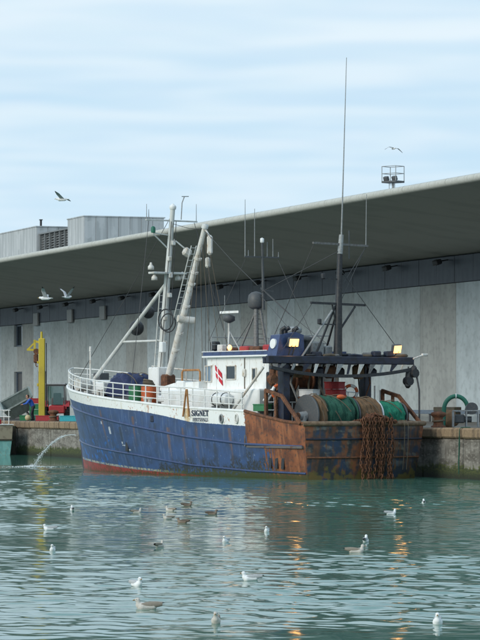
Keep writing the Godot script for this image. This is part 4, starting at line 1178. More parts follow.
	b = MB.new(); b.lathe(S(7.84, 10.65, 0), Vector3.UP, [[0, 0.05], [0.03, 0.09], [0.2, 0.09], [0.24, 0.0]], 10); put("mast_lamp", b, M.white, sm)
	b = MB.new(); b.bar(S(7.95, 8.6, 0), S(7.1, 7.4, -1.0), 0.06, 0.06); b.bar(S(7.92, 8.5, 0), S(7.92, 8.45, -0.7), 0.05, 0.05); put("yard", b, M.darkgrey, sm)
	for q in [[S(7.86, 9.9, 0.9), S(9.8, 6.2, 1.6)], [S(7.86, 9.9, -0.9), S(6.0, 6.2, -1.6)], [S(7.9, 8.2, 0), S(3.0, 6.3, 1.6)], [S(7.1, 7.4, -1.0), S(5.0, 6.0, -1.6)], [S(8.3, 7.5, 0), S(9.9, 6.1, 0)]]:
		b = MB.new(); b.tube([q[0], q[1]], 0.012, 5, false); put("stay_wire", b, M.wire, T)
	for q in [[9.6, -1.4, 7.6], [8.8, -1.5, 8.0], [10.0, 0.6, 8.6]]:
		b = MB.new(); b.cyl(S(q[0], 5.6, q[1]), S(q[0], 5.6 + 0.9 * (q[2] - 5.6), q[1]), 0.025, 0.012, 6); put("whip_antenna", b, M.grey, T)

func lamp(parent: Node3D, at: Vector3, e: float):
	var l := OmniLight3D.new()
	l.name = "glow"
	l.light_color = Color(1.0, 0.7, 0.36); l.light_energy = e; l.omni_range = 60.0; l.omni_attenuation = 2.0; l.light_size = 0.14; l.shadow_enabled = true
	parent.add_child(l, true)
	l.position = at

func flood(T: Node3D, at: Vector3, aim: Basis, foot: Vector3):
	var b := MB.new(); b.bar(foot + Vector3(0, 0, 0.1), at + Vector3(0, -0.1, 0.1), 0.05, 0.05); b.bar(foot + Vector3(0, 0, -0.1), at + Vector3(0, -0.1, -0.1), 0.05, 0.05)
	var o := put("deck_floodlight", b, M.black, T)
	b = MB.new(); b.box(at + aim * Vector3(0.06, 0, 0), Vector3(0.16, 0.42, 0.56), aim, 0.04); put("housing", b, M.darkgrey, o)
	b = MB.new(); b.box(at + aim * Vector3(-0.035, 0, 0), Vector3(0.03, 0.34, 0.48), aim, 0.01); put("lens", b, M.lens, o)
	lamp(o, at + aim * Vector3(-0.22, 0, 0), 0.12)

func gantry(T: Node3D):
	var b := MB.new()
	b.box(S(1.75, 5.2, 0), Vector3(0.22, 0.34, 8.0), Basis(), 0.03); b.box(S(3.0, 5.2, 0), Vector3(0.2, 0.3, 6.6), Basis(), 0.03); b.box(S(4.0, 5.2, -1.15), Vector3(0.2, 0.3, 4.3), Basis(), 0.03)
	b.box(S(2.38, 5.3, 0), Vector3(1.03, 0.06, 6.9)); b.box(S(3.5, 5.3, -1.15), Vector3(0.79, 0.06, 4.3))
	for p in [3.2, 1.85, 0.0, -1.85, -3.2]: b.box(S(2.38, 5.15, p), Vector3(1.03, 0.2, 0.12))
	var g := put("gantry", b, M.navy, T)
	# sagging lip plate below the aft beam, with pale gusset plates between
	b = MB.new()
	var lip := []
	for i in 25:
		var p := lerpf(3.95, -3.95, i / 24.0)
		lip.append([p, 4.5 + 0.36 * pow(absf(p) / 3.95, 2.0)])
	for i in 24:
		var q = lip[i]; var q2 = lip[i + 1]
		b.bar(S(1.55, q[1], q[0]), S(1.55, q2[1], q2[0]), 0.16, 0.14)
	put("lip_beam", b, M.rust_dark if M.has("rust_dark") else M.black, g)
	for i in 12:
		var p := 3.4 - 0.6 * i
		b = MB.new()
		var y0 := 4.58 + 0.36 * pow(absf(p) / 3.95, 2.0)
		b.prism([Vector2(0, y0), Vector2(0.1, y0), Vector2(0.34 + 0.1 * sin(i * 4.0), 5.03), Vector2(0.1, 5.03)], S(1.6, 0, p), Vector3(0.03, 0, 0), Vector3(0, 0, 1), Vector3.UP)
		put("gusset", b, [M.dullgrey, M.white_rusty, M.navy, M.grey][(i * 7) % 4], g)
	for q in [[2.0, 2.92, 1.4], [3.9, -2.95, 1.4]]:
		b = MB.new(); b.box(S(q[0], (q[2] + 5.05) * 0.5, q[1]), Vector3(0.42, 5.05 - q[2], 0.4), Basis(), 0.04); put("post", b, M.navy, g)
	for q in [[2.6, -2.0], [2.6, -2.7]]:
		b = MB.new(); b.box(S(1.85, 5.5, q[1]), Vector3(0.3, 0.26, 0.42), Basis(), 0.05); put("vent_cowl", b, M.navy, g)
	for i in 11:
		b = MB.new(); var p := 1.5 - 0.5 * i + 0.2 * sin(i * 3.0)
		if i % 3 == 0: b.torus(S(2.1, 5.42, p), Basis(Vector3.RIGHT, PI / 2), 0.24, 0.24, 0.06, 14, 6)
		elif i % 3 == 1: b.box(S(2.2, 5.44, p), Vector3(0.5, 0.2 + 0.08 * sin(i), 0.4), Basis(Vector3.UP, i), 0.05)
		else: b.tube([S(1.9, 5.4, p - 0.4), S(1.95, 5.44, p), S(1.9, 5.4, p + 0.4)], 0.07, 8)
		put("stowed_gear", b, [M.black, M.navy, M.rope, M.dullgrey][i % 4], g)
	# mast on the gantry
	b = MB.new(); b.tube([S(2.0, 5.33, 0), S(2.0, 8.0, -0.05), S(2.0, 9.9, -0.12)], [0.2, 0.15, 0.11], 10)
	var mm := put("gantry_mast", b, M.black, T)
	b = MB.new(); b.tube([S(2.0, 9.9, -0.12), S(2.0, 10.75, -0.2)], [0.12, 0.1], 10); put("mast_head", b, M.grey, mm)
	b = MB.new(); b.bar(S(2.0, 10.35, 1.35), S(2.0, 10.3, -1.65), 0.09, 0.09); put("crosstree", b, M.dullgrey, mm)
	b = MB.new(); b.bar(S(2.0, 7.72, 1.48), S(2.0, 7.66, -1.5), 0.1, 0.1); put("crosstree", b, M.black, mm)
	b = MB.new(); b.tube([S(2.0, 6.4, 0), S(2.0, 7.6, -0.95)], 0.05, 8); b.tube([S(2.0, 6.4, 0), S(2.0, 7.65, 0.3)], 0.04, 8); b.tube([S(2.2, 5.35, 1.1), S(2.05, 7.6, 0.1)], 0.05, 8); b.tube([S(3.6, 5.35, -0.4), S(2.05, 7.4, 0)], 0.05, 8); put("mast_brace", b, M.black, mm)
	b = MB.new(); b.tube([S(2.0, 5.35, 1.95), S(2.0, 7.4, 0.3)], 0.05, 8); put("mast_brace", b, M.grey, mm)
	b = MB.new(); b.tube([S(2.0, 10.7, -0.2), S(2.0, 14.0, -0.32), S(2.0, 18.6, -0.48)], [0.035, 0.025, 0.014], 6); put("whip_antenna", b, M.grey, mm)
	b = MB.new(); b.cyl(S(2.0, 10.3, -1.55), S(2.0, 12.6, -1.58), 0.02, 0.012, 6); put("whip_antenna", b, M.grey, mm)
	b = MB.new(); b.cyl(S(2.0, 9.7, -0.62), S(2.0, 10.95, -0.62), 0.03, 0.03, 6); put("whip_antenna", b, M.darkgrey, mm)
	for q in [[0.8, 8.9], [1.0, 6.9]]:
		b = MB.new(); b.bar(S(2.0, q[1] - 0.12, 0), S(2.0, q[1] - 0.12, q[0]), 0.05, 0.05); b.box(S(2.0, q[1], q[0]), Vector3(0.16, 0.24, 0.16), Basis(), 0.03); put("mast_camera", b, M.black, mm)
	for q in [[S(2.0, 10.2, -1.5), S(2.0, 7.7, -0.1)], [S(2.0, 10.3, -1.6), S(2.0, 8.2, 0.0)], [S(2.0, 9.2, -0.15), S(1.8, 5.6, -3.3)], [S(2.0, 7.7, 1.4), S(1.9, 5.7, 3.0)], [S(2.0, 10.3, 1.3), S(4.5, 5.7, 2.0)], [S(2.0, 10.0, 0), S(7.9, 8.4, 0)]]:
		b = MB.new(); b.tube([q[0], q[1]], 0.016, 5, false); put("stay_wire", b, M.wire, T)
	# funnel casing on the port end of the gantry
	b = MB.new()
	b.prism([Vector2(-3.25, 5.38), Vector2(-1.75, 5.38), Vector2(-1.78, 6.3), Vector2(-2.2, 6.42), Vector2(-3.05, 6.28)], S(2.1, 0, 0), S(0.7, 0, 0), Vector3(0, 0, 1), Vector3.UP)
	var fu := put("funnel", b, M.blue, T)
	b = MB.new(); b.cyl(S(2.45, 5.9, 3.08), S(2.45, 5.91, 3.2), 0.22, 0.22, 16); put("funnel_disc", b, M.white, fu)
	for q in [[2.4, 2.75], [2.6, 2.4], [2.4, 2.1]]:
		b = MB.new(); b.tube([S(q[0], 6.3, q[1]), S(q[0], 6.52, q[1]), S(q[0] - 0.15, 6.62, q[1] - 0.1)], [0.1, 0.1, 0.1], 10); put("exhaust_pipe", b, M.black, fu)
	b = MB.new(); b.lathe(S(3.2, 6.35, 1.6), Vector3.UP, [[0, 0.3], [0.1, 0.42], [0.25, 0.42], [0.32, 0.3], [0.34, 0.0]], 14); put("cowl", b, M.grey, fu)
	b = MB.new(); b.lathe(S(2.7, 5.7, 1.2), Vector3.UP, [[-0.3, 0.18], [0.3, 0.18], [0.35, 0.3], [0.5, 0.3], [0.6, 0.0]], 14); put("cowl", b, M.darkgrey, fu)
	b = MB.new(); b.box(S(2.8, 5.7, 0.8), Vector3(0.9, 0.66, 0.7), Basis(), 0.06); b.box(S(2.6, 5.6, 0.2), Vector3(0.5, 0.5, 0.4), Basis(), 0.06); put("engine_vent_box", b, M.grey, T)
	flood(T, S(1.85, 5.95, 2.5), Basis(Vector3(0, 0, 1), 0.25), S(1.9, 5.4, 2.65))
	flood(T, S(1.75, 5.72, -3.1), Basis(Vector3(0, 0, 1), 0.25) * Basis(Vector3.UP, 0.2), S(1.9, 5.36, -2.85))
	b = MB.new(); b.tube([S(1.6, 5.3, -3.9), S(1.6, 5.45, -4.4)], 0.04, 6); b.box(S(1.6, 5.48, -4.55), Vector3(0.14, 0.12, 0.34), Basis(), 0.03); put("side_camera", b, M.white_rusty, g)
	# hanging blocks and warps
	for q in [[1.9, 3.6, 4.45, 0.8], [1.6, -3.62, 4.4, 0.85], [1.5, -3.85, 4.75, 0.5]]:
		b = MB.new(); b.tube([S(q[0], 4.95, q[1]), S(q[0], q[2] + 0.3, q[1])], 0.03, 6); b.box(S(q[0], q[2], q[1]), Vector3(0.26, q[3], 0.3), Basis(Vector3.RIGHT, 0.1), 0.1); b.cyl(S(q[0] - 0.16, q[2] - 0.1, q[1]), S(q[0] + 0.16, q[2] - 0.1, q[1]), 0.2, 0.2, 12)
		put("hanging_block", b, M.rust if q[1] > 0 else M.black, g)
	b = MB.new(); b.tube([S(1.5, 4.8, -3.95), S(1.3, 3.9, -4.0), S(0.9, 2.6, -3.7)], 0.045, 6); put("hanging_rope", b, M.black, g)

func aft_gear(T: Node3D):
	var b := MB.new()
	# gallows on both quarters
	for sd in [1.0, -1.0]:
		b = MB.new()
		b.bar(S(2.95, 2.2, sd * 3.2), S(2.95, 3.9, sd * 3.2), 0.14, 0.16, 0.02); b.bar(S(3.0, 3.88, sd * 3.2), S(1.75, 3.62, sd * 3.2), 0.14, 0.16, 0.02); b.bar(S(1.8, 3.66, sd * 3.2), S(0.25, 2.4, sd * 3.28), 0.14, 0.16, 0.02); b.bar(S(2.2, 2.2, sd * 3.2), S(2.2, 3.66, sd * 3.2), 0.12, 0.14, 0.02)
		if sd < 0: b.bar(S(1.1, 2.3, sd * 3.2), S(1.1, 3.1, sd * 3.2), 0.1, 0.1, 0.02)
		put("gallows", b, M.rust, T)
	# net drums: axle, flanges, stands
	b = MB.new(); b.cyl(S(1.0, 2.75, 2.9), S(1.0, 2.75, -2.75), 0.16, 0.16, 12)
	var d := put("net_drum", b, M.rust, T)
	for q in [[2.42, 0.93, "n"], [0.24, 0.86, "g"], [0.1, 0.82, "n"], [-1.26, 0.7, "w"], [-2.66, 0.6, "n"]]:
		b = MB.new(); b.lathe(S(1.0, 2.75, q[0]), Vector3(0, 0, 1), [[-0.05, 0.0], [-0.05, q[1] - 0.03], [-0.03, q[1]], [0.03, q[1]], [0.05, q[1] - 0.03], [0.05, 0.0]], 28)
		put("flange", b, {"n": M.darkgrey, "g": M.net_green, "w": M.white}[q[2]], d)
	b = MB.new(); b.cyl(S(1.0, 2.75, 2.48), S(1.0, 2.75, 2.85), 0.22, 0.17, 12); b.box(S(1.0, 2.35, 2.62), Vector3(0.4, 0.9, 0.16), Basis(), 0.03); put("drum_stand", b, M.grey, d)
	b = MB.new(); b.box(S(1.0, 2.2, -2.72), Vector3(0.4, 1.5, 0.14), Basis(), 0.03); put("drum_stand", b, M.rust, d)
	b = MB.new(); b.box(S(1.0, 2.2, 0.2), Vector3(0.4, 1.5, 0.1), Basis(), 0.03); put("drum_stand", b, M.rust, d)
	# main winch in the dark under the gantry
	b = MB.new(); b.cyl(S(4.0, 4.35, 1.9), S(4.0, 4.35, 0.2), 0.36, 0.36, 16)
	var w := put("trawl_winch", b, M.rust, T)
	for p in [1.95, 1.05, 0.15]:
		b = MB.new(); b.cyl(S(4.0, 4.35, p - 0.03), S(4.0, 4.35, p + 0.03), 0.5, 0.5, 18); put("flange", b, M.rust, w)
	b = MB.new(); b.box(S(4.2, 3.2, 1.0), Vector3(0.6, 1.9, 2.2), Basis(), 0.04); put("winch_bed", b, M.black, w)
	# rails, brace tubes and pipes round the working deck
	b = MB.new()
	for q in [[2.4, 3.35], [2.4, 3.0]]: b.tube([S(3.5, q[1], 2.9), S(3.5, q[1], -2.9)], 0.03, 6)
	for i in 9: b.cyl(S(3.5, 1.45, 2.8 - 0.7 * i), S(3.5, 3.35, 2.8 - 0.7 * i), 0.03, 0.03, 6)
	put("deck_rail", b, M.rail, T)
	b = MB.new(); b.tube([S(4.3, 4.9, 2.4), S(5.9, 2.95, 3.0)], 0.06, 8); put("brace_tube", b, M.white_rusty, T)
	b = MB.new(); b.tube([S(4.0, 5.0, 1.3), S(4.0, 3.4, 2.6)], 0.06, 8); b.tube([S(4.0, 5.0, 1.1), S(4.0, 3.4, 2.4)], 0.06, 8)
	for i in 8: b.cyl(S(4.0, 4.8 - 0.19 * i, 1.46 - 0.16 * -i), S(4.0, 4.8 - 0.19 * i, 1.26 + 0.16 * i), 0.025, 0.025, 5)
	put("inclined_ladder", b, M.white, T)
	for q in [[0.9, -0.3], [0.4, -1.3], [1.2, 0.9]]:
		b = MB.new(); b.cyl(S(3.8, 1.45, q[1]), S(3.8, 5.1, q[1]), 0.07, 0.07, 8); put("stanchion_pipe", b, M.white_rusty, T)
	b = MB.new(); b.box(S(4.15, 3.1, 0.8), Vector3(0.4, 3.2, 2.9), Basis(), 0.05); put("engine_casing", b, M.black, T)
	b = MB.new(); b.cyl(S(3.4, 2.9, -3.1), S(3.4, 4.1, -3.1), 0.035, 0.035, 6); b.cyl(S(3.0, 2.9, -3.1), S(3.0, 3.9, -3.1), 0.03, 0.03, 6); put("stanchion_pipe", b, M.white_rusty, T)

# ---------------------------------------------------------------- loose gear aboard
func on_ship(called: String, label: String, category: String, s: float, y: float, p: float, turn := 0.0, group := "") -> Node3D:
	return thing(called, label, category, ship_at * Transform3D(Basis(Vector3.UP, turn), S(s, y, p)), group)

func wound(length: float, r: float, seed_: int) -> MB:      # net wound on a drum: lumpy, ridged roll along z
	var f := FastNoiseLite.new(); f.seed = seed_; f.frequency = 1.8; f.fractal_octaves = 3
	var b := MB.new(); var rows := []
	var nz := int(length / 0.05) + 2
	for j in nz:
		var z := length * j / (nz - 1)
		var row := PackedVector3Array()
		for i in 41:
			var a := TAU * (i % 40) / 40.0
			var e := smoothstep(0.0, 0.1, minf(z, length - z))
			var rr := (r + 0.1 * f.get_noise_3d(cos(a) * 1.2, sin(a) * 1.2, z * 1.6) + 0.02 * sin(z * 48.0 + 5.0 * f.get_noise_3d(cos(a), sin(a), z * 0.4))) * (0.82 + 0.18 * e)
			row.append(Vector3(cos(a) * rr, sin(a) * rr, z))
		rows.append(row)
	b.grid(rows)
	for e in [0, nz - 1]:
		var fan := []
		for i in 40: fan.append(rows[e][i])
		if e == 0: fan.reverse()
		b.poly(fan)
	return b

func crate(t: Node3D, m: Material, size: Vector3):           # open fish box: base, rim, four walls, hand holes
	var h := size * 0.5
	var b := MB.new(); b.box(Vector3(0, 0.03, 0), Vector3(size.x - 0.06, 0.05, size.z - 0.06)); put("base", b, m, t)
	b = MB.new()
	for e in [-1, 1]:
		b.box(Vector3(0, h.y, e * (h.z - 0.02)), Vector3(size.x - 0.03, size.y - 0.02, 0.03))
		b.box(Vector3(e * (h.x - 0.02), h.y, 0), Vector3(0.03, size.y - 0.02, size.z - 0.08))
	put("walls", b, m, t)
	b = MB.new()
	for e in [-1, 1]:
		b.box(Vector3(0, size.y, e * (h.z - 0.01)), Vector3(size.x + 0.02, 0.05, 0.06), Basis(), 0.015)
		b.box(Vector3(e * (h.x - 0.01), size.y, 0), Vector3(0.06, 0.048, size.z - 0.08), Basis(), 0.015)
	put("rim", b, m, t)

func drum(t: Node3D, m: Material, r: float, h: float, lid: Material):
	var b := MB.new(); b.lathe(Vector3.ZERO, Vector3.UP, [[0, 0.0], [0.001, r * 0.95], [0.03, r], [h * 0.32, r], [h * 0.335, r * 1.05], [h * 0.35, r], [h * 0.65, r], [h * 0.665, r * 1.05], [h * 0.68, r], [h - 0.03, r], [h, r * 0.96], [h + 0.001, 0.0]], 18); put("shell", b, m, t)
	b = MB.new(); b.torus(Vector3(0, h, 0), Basis(Vector3.RIGHT, PI / 2), r * 0.97, r * 0.97, 0.025, 18, 6); put("hoop", b, lid, t)

func trawler_gear():
	var b: MB
	for q in [["green trawl net wound on the port net drum", 0.32, 1.5, 0.86, M.net_green, 1], ["brown rope net band wound beside the dark drum flange", 1.84, 0.5, 0.9, M.net_brown, 2], ["brown trawl net wound on the middle of the drum", -1.2, 1.24, 0.78, M.net_brown, 3], ["bright green net wound on the starboard drum end", -2.6, 1.3, 0.62, M.net_bright, 4]]:
		var t := on_ship("wound_net", q[0], "net", 1.0, 2.75, q[1] + q[2], 0.0, "nets wound on the stern drums")
		put("roll", wound(q[2], q[3], q[5]), q[4], t)
		b = MB.new()
		for i in 5:
			var a := 0.4 + i * 1.25; var rr: float = q[3] + 0.07
			var pts := []
			for k in 9: pts.append(Vector3(cos(a + 0.16 * k) * rr, sin(a + 0.16 * k) * rr, q[2] * (0.2 + 0.07 * k)))
			b.tube(pts, 0.02, 5)
		put("lashing", b, M.rope, t)
	# rusty chains hung over the stern
	var ch := on_ship("chain_bundle", "rusty chain mat hanging over the stern into the water", "chain", -0.45, 2.42, -0.24)
	var rg := RandomNumberGenerator.new(); rg.seed = 77
	for c in 13:
		b = MB.new()
		var p := lerpf(0.8, -0.8, c / 12.0)
		var y := 0.16; var k := 0
		var low := -2.5 + (rg.randf_range(0.0, 0.9) if c % 4 == 1 else rg.randf_range(-0.1, 0.15))
		while y > low:
			var sway := 0.06 * sin(y * 3.0 + c * 1.7) + 0.06 * sin(c * 5.0) * (1.0 - y) * 0.4 + rg.randf_range(-0.03, 0.03)
			b.torus(Vector3(-0.15 - 0.03 * (c % 3) - 0.03 * minf(0.0, y), y, -(p + sway)), Basis(Vector3.UP, (PI / 2 if k % 2 else 0.35) + rg.randf_range(-0.4, 0.4) + PI / 2) * Basis(Vector3.FORWARD, rg.randf_range(-0.2, 0.2)), 0.055, 0.1, 0.024, 10, 5)
			y -= 0.145; k += 1
		put("chain", b, M.chain, ch)
	b = MB.new()
	var wob := FastNoiseLite.new(); wob.seed = 8; wob.frequency = 3.0
	for i in 260:
		var z := rg.randfn(0, 0.42); var top := 0.34 * exp(-z * z * 2.2)
		b.torus(Vector3(rg.randf_range(-0.14, 0.3), 0.06 + top * rg.randf(), z), Basis(Vector3(rg.randfn(), rg.randfn(), rg.randfn()).normalized(), rg.randf() * TAU), 0.055, 0.1, 0.024, 10, 5)
	b.ball(Vector3(0.1, 0.08, 0), Vector3(0.26, 0.16, 0.7), 20, 12, wob, 0.5)
	put("chain_heap", b, M.chain, ch)
	for q in [-1.75, -1.95]:
		var rp := on_ship("stern_rope", "thin pale rope hanging down the transom, %s the chain mat" % ("nearer" if q > -1.8 else "farther from"), "rope", -0.42, 2.5, q, 0.0, "ropes on the transom")
		b = MB.new(); b.tube([Vector3(0.3, 0.05, 0), Vector3(0, 0.06, 0), Vector3(-0.14, -0.15, 0), Vector3(-0.1, -1.1, 0.02), Vector3(0.0, -2.1, 0)], 0.014, 6); put("strand", b, M.rope, rp)
	# covered winch and drums on the foredeck
	var tw := on_ship("covered_winch", "dark navy tarpaulin cover over a round winch on the foredeck", "winch cover", 17.9, sheer(17.9) - 0.05, 0.6)
	b = MB.new(); var wb := FastNoiseLite.new(); wb.seed = 3; wb.frequency = 1.5; wb.fractal_octaves = 3
	var rows := []
	for j in 15:
		var z := lerpf(-0.95, 0.95, j / 14.0); var row := PackedVector3Array()
		for i in 25:
			var a := PI * 1.08 * (1.0 - i / 24.0) - 0.04 * PI
			var rr := (0.95 + 0.2 * wb.get_noise_3d(cos(a) * 2.0, sin(a) * 2.0, z * 1.5)) * (0.86 + 0.14 * smoothstep(0.0, 0.16, minf(z + 0.95, 0.95 - z)))
			row.append(Vector3(cos(a) * rr * 1.1, maxf(0.02, 0.12 + sin(a) * rr * 1.02), z))
		rows.append(row)
	b.grid(rows, true)
	for e in [0, 14]:
		var fan := []
		for i in 25: fan.append(rows[e][i])
		if e == 14: fan.reverse()
		b.poly(fan)
	put("cover", b, M.tarp, tw)
	b = MB.new()
	for z in [-0.5, 0.1, 0.6]:
		var pts := []
		for i in 13:
			var a := PI * i / 12.0; pts.append(Vector3(cos(a) * 1.12, 0.12 + sin(a) * 1.04, z + 0.1 * sin(a * 3.0)))
		b.tube(pts, 0.02, 5)
	put("lashing", b, M.rope, tw)
	var t := on_ship("oil_drum", "green drum behind the rail by the foremast", "drum", 15.1, sheer(15.1) - 0.28, 2.2); drum(t, M.green, 0.36, 0.95, M.darkgrey)
	t = on_ship("oil_drum", "orange drum behind the rail beside the green drum", "drum", 14.0, sheer(14.0) - 0.28, 2.2); drum(t, M.orange, 0.36, 1.0, M.rust)
	t = on_ship("rope_coil", "brown rope coil lying on the orange drum", "rope", 14.0, sheer(14.0) + 0.72, 2.2)
	for i in 3:
		b = MB.new(); b.torus(Vector3(0.03 * i, 0.07 + 0.09 * i, 0), Basis(Vector3.RIGHT, PI / 2 + 0.1 * i), 0.26 - 0.03 * i, 0.26 - 0.03 * i, 0.05, 16, 6); put("turn", b, M.rope, t)
	# life raft canister and lifebuoys
	t = on_ship("life_raft", "white life raft canister in a cradle beside the wheelhouse", "life raft", 7.1, sheer(7.1) + 0.02, 2.75)
	b = MB.new(); b.lathe(Vector3(-0.62, 0.42, 0), Vector3.RIGHT, [[0, 0.0], [0.02, 0.2], [0.08, 0.28], [0.58, 0.3], [0.6, 0.325], [0.64, 0.325], [0.66, 0.3], [1.16, 0.28], [1.22, 0.2], [1.24, 0.0]], 18); put("canister", b, M.white, t)
	b = MB.new()
	for x in [-0.35, 0.35]: b.torus(Vector3(x, 0.42, 0), Basis(Vector3.UP, PI / 2), 0.305, 0.305, 0.018, 18, 5)
	put("strap", b, M.black, t)
	b = MB.new()
	for x in [-0.35, 0.35]: b.box(Vector3(x, 0.06, 0), Vector3(0.08, 0.14, 0.6))
	put("cradle", b, M.grey, t)
	for q in [["orange lifebuoy under the port end of the gantry", 3.4, 3.8, 2.2], ["orange lifebuoy on the rail above the brown net", 3.45, 3.8, -1.75]]:
		t = on_ship("lifebuoy", q[0], "lifebuoy", q[1], q[2], q[3], -0.4, "lifebuoys on the stern")
		for k in 8:
			b = MB.new(); var pts := []
			for i in 6:
				var a := TAU * (k + i / 5.0) / 8.0; pts.append(Vector3(-0.08, sin(a) * 0.3, cos(a) * 0.3))
			b.tube(pts, 0.075, 8); put("segment", b, M.orange if k % 2 == 0 else M.white, t)
	for q in [["red fish box under the gantry, lower of two", 3.05, 3.6, -0.65, M.red], ["red fish box under the gantry, upper of two", 3.05, 3.94, -0.6, M.red], ["white fish box behind the port net drum", 2.9, 3.6, 0.9, M.white], ["green fish box beside the rusty gallows", 4.3, 2.95, 2.4, M.green]]:
		t = on_ship("fish_box", q[0], "fish box", q[1], q[2], q[3], 0.3, "fish boxes aboard"); crate(t, q[4], Vector3(0.8, 0.3, 0.5))
	t = on_ship("steel_rack", "rusty steel rack carrying boxes behind the net drums", "rack", 2.98, 1.45, 0.0)
	b = MB.new(); b.box(Vector3(0, 2.1, 0), Vector3(0.9, 0.08, 2.6), Basis(), 0.02); put("top", b, M.rust, t)
	for e in [[-0.38, -1.2], [0.38, -1.2], [-0.38, 1.2], [0.38, 1.2]]:
		b = MB.new(); b.box(Vector3(e[0], 1.03, e[1]), Vector3(0.08, 2.06, 0.08)); put("leg", b, M.rust, t)
	t = on_ship("net_float", "orange float lying on the green wound net", "float", 0.55, 3.48, 0.9)
	b = MB.new(); b.ball(Vector3(0, 0.1, 0), Vector3(0.12, 0.11, 0.22), 12, 8); put("shell", b, M.orange, t)
	b = MB.new(); b.torus(Vector3(0, 0.1, 0.24), Basis(Vector3.UP, PI / 2), 0.04, 0.04, 0.015, 10, 5); put("eye", b, M.orange, t)
	# water pumped from the bow
	var j := thing("bilge_water_jet", "stream of pumped water arching from the bow to the harbour", "water jet", Transform3D(Basis(), Vector3(-8.2, 0, -151.8)))
	b = MB.new(); var path := []; var rad := []
	for i in 15:
		var u := i / 14.0; path.append(Vector3(-0.1 - 2.5 * u, 1.72 + 0.35 * u - 2.15 * u * u, -4.2 * u)); rad.append(0.018 + 0.02 * u)
	b.tube(path, rad, 8); 
	var wm := plain(lin(0.75, 0.8, 0.82), 0.25); wm.transparency = BaseMaterial3D.TRANSPARENCY_ALPHA; wm.albedo_color.a = 0.3
	put("stream", b, wm, j)
	b = MB.new()
	for i in 500:
		var u := rg.randf_range(0.25, 1.0); var p := Vector3(-0.1 - 2.5 * u, 1.72 + 0.35 * u - 2.15 * u * u, -4.2 * u) + Vector3(rg.randfn(0, 0.1), rg.randfn(0, 0.09), rg.randfn(0, 0.1)) * u
		p.y = maxf(p.y, 0.02)
		b.ball(p, Vector3.ONE * rg.randf_range(0.006, 0.017), 5, 4)
	for i in 420:
		var a := rg.randf() * TAU; var rr := absf(rg.randfn(0, 0.6))
		b.ball(Vector3(-2.6 + cos(a) * rr * 1.1, 0.03 + absf(rg.randfn(0, 0.05)) * maxf(0.0, 1.0 - rr), -4.2 + sin(a) * rr), Vector3(1.6, 0.6, 1.6) * rg.randf_range(0.01, 0.024), 5, 4)
	var sp := put("spray", b, plain(lin(0.8, 0.84, 0.85), 0.4), j); sp.set_meta("kind", "stuff")

# ---------------------------------------------------------------- things on the quay
func on_quay(called: String, label: String, category: String, x: float, y: float, z: float, turn := 0.0, group := "") -> Node3D:
	return thing(called, label, category, quay_at * Transform3D(Basis(Vector3.UP, turn), Vector3(x, y, z)), group)

func wheel(parent: Node3D, at: Vector3, axis: Vector3, r: float, w: float):
	var b := MB.new(); b.lathe(at - axis * w * 0.5, axis, [[0, r * 0.55], [0.0, r * 0.85], [w * 0.12, r * 0.97], [w * 0.3, r], [w * 0.7, r], [w * 0.88, r * 0.97], [w, r * 0.85], [w, r * 0.55]], 24)
	for i in 20:
		var a := TAU * i / 20
		var u := axis.cross(Vector3.UP if absf(axis.y) < 0.9 else Vector3.RIGHT).normalized(); var v2 := axis.cross(u)
		var o := u * cos(a) + v2 * sin(a)
		b.bar(at + o * r - axis * w * 0.45, at + o * r + axis * w * 0.45, 0.06, 0.06)
	var t := put("wheel", b, M.black, parent)
	b = MB.new(); b.lathe(at - axis * w * 0.35, axis, [[0, 0.0], [0.0, r * 0.5], [w * 0.1, r * 0.56], [w * 0.6, r * 0.56], [w * 0.7, r * 0.5], [w * 0.7, 0.0]], 18); put("rim", b, M.grey, t)

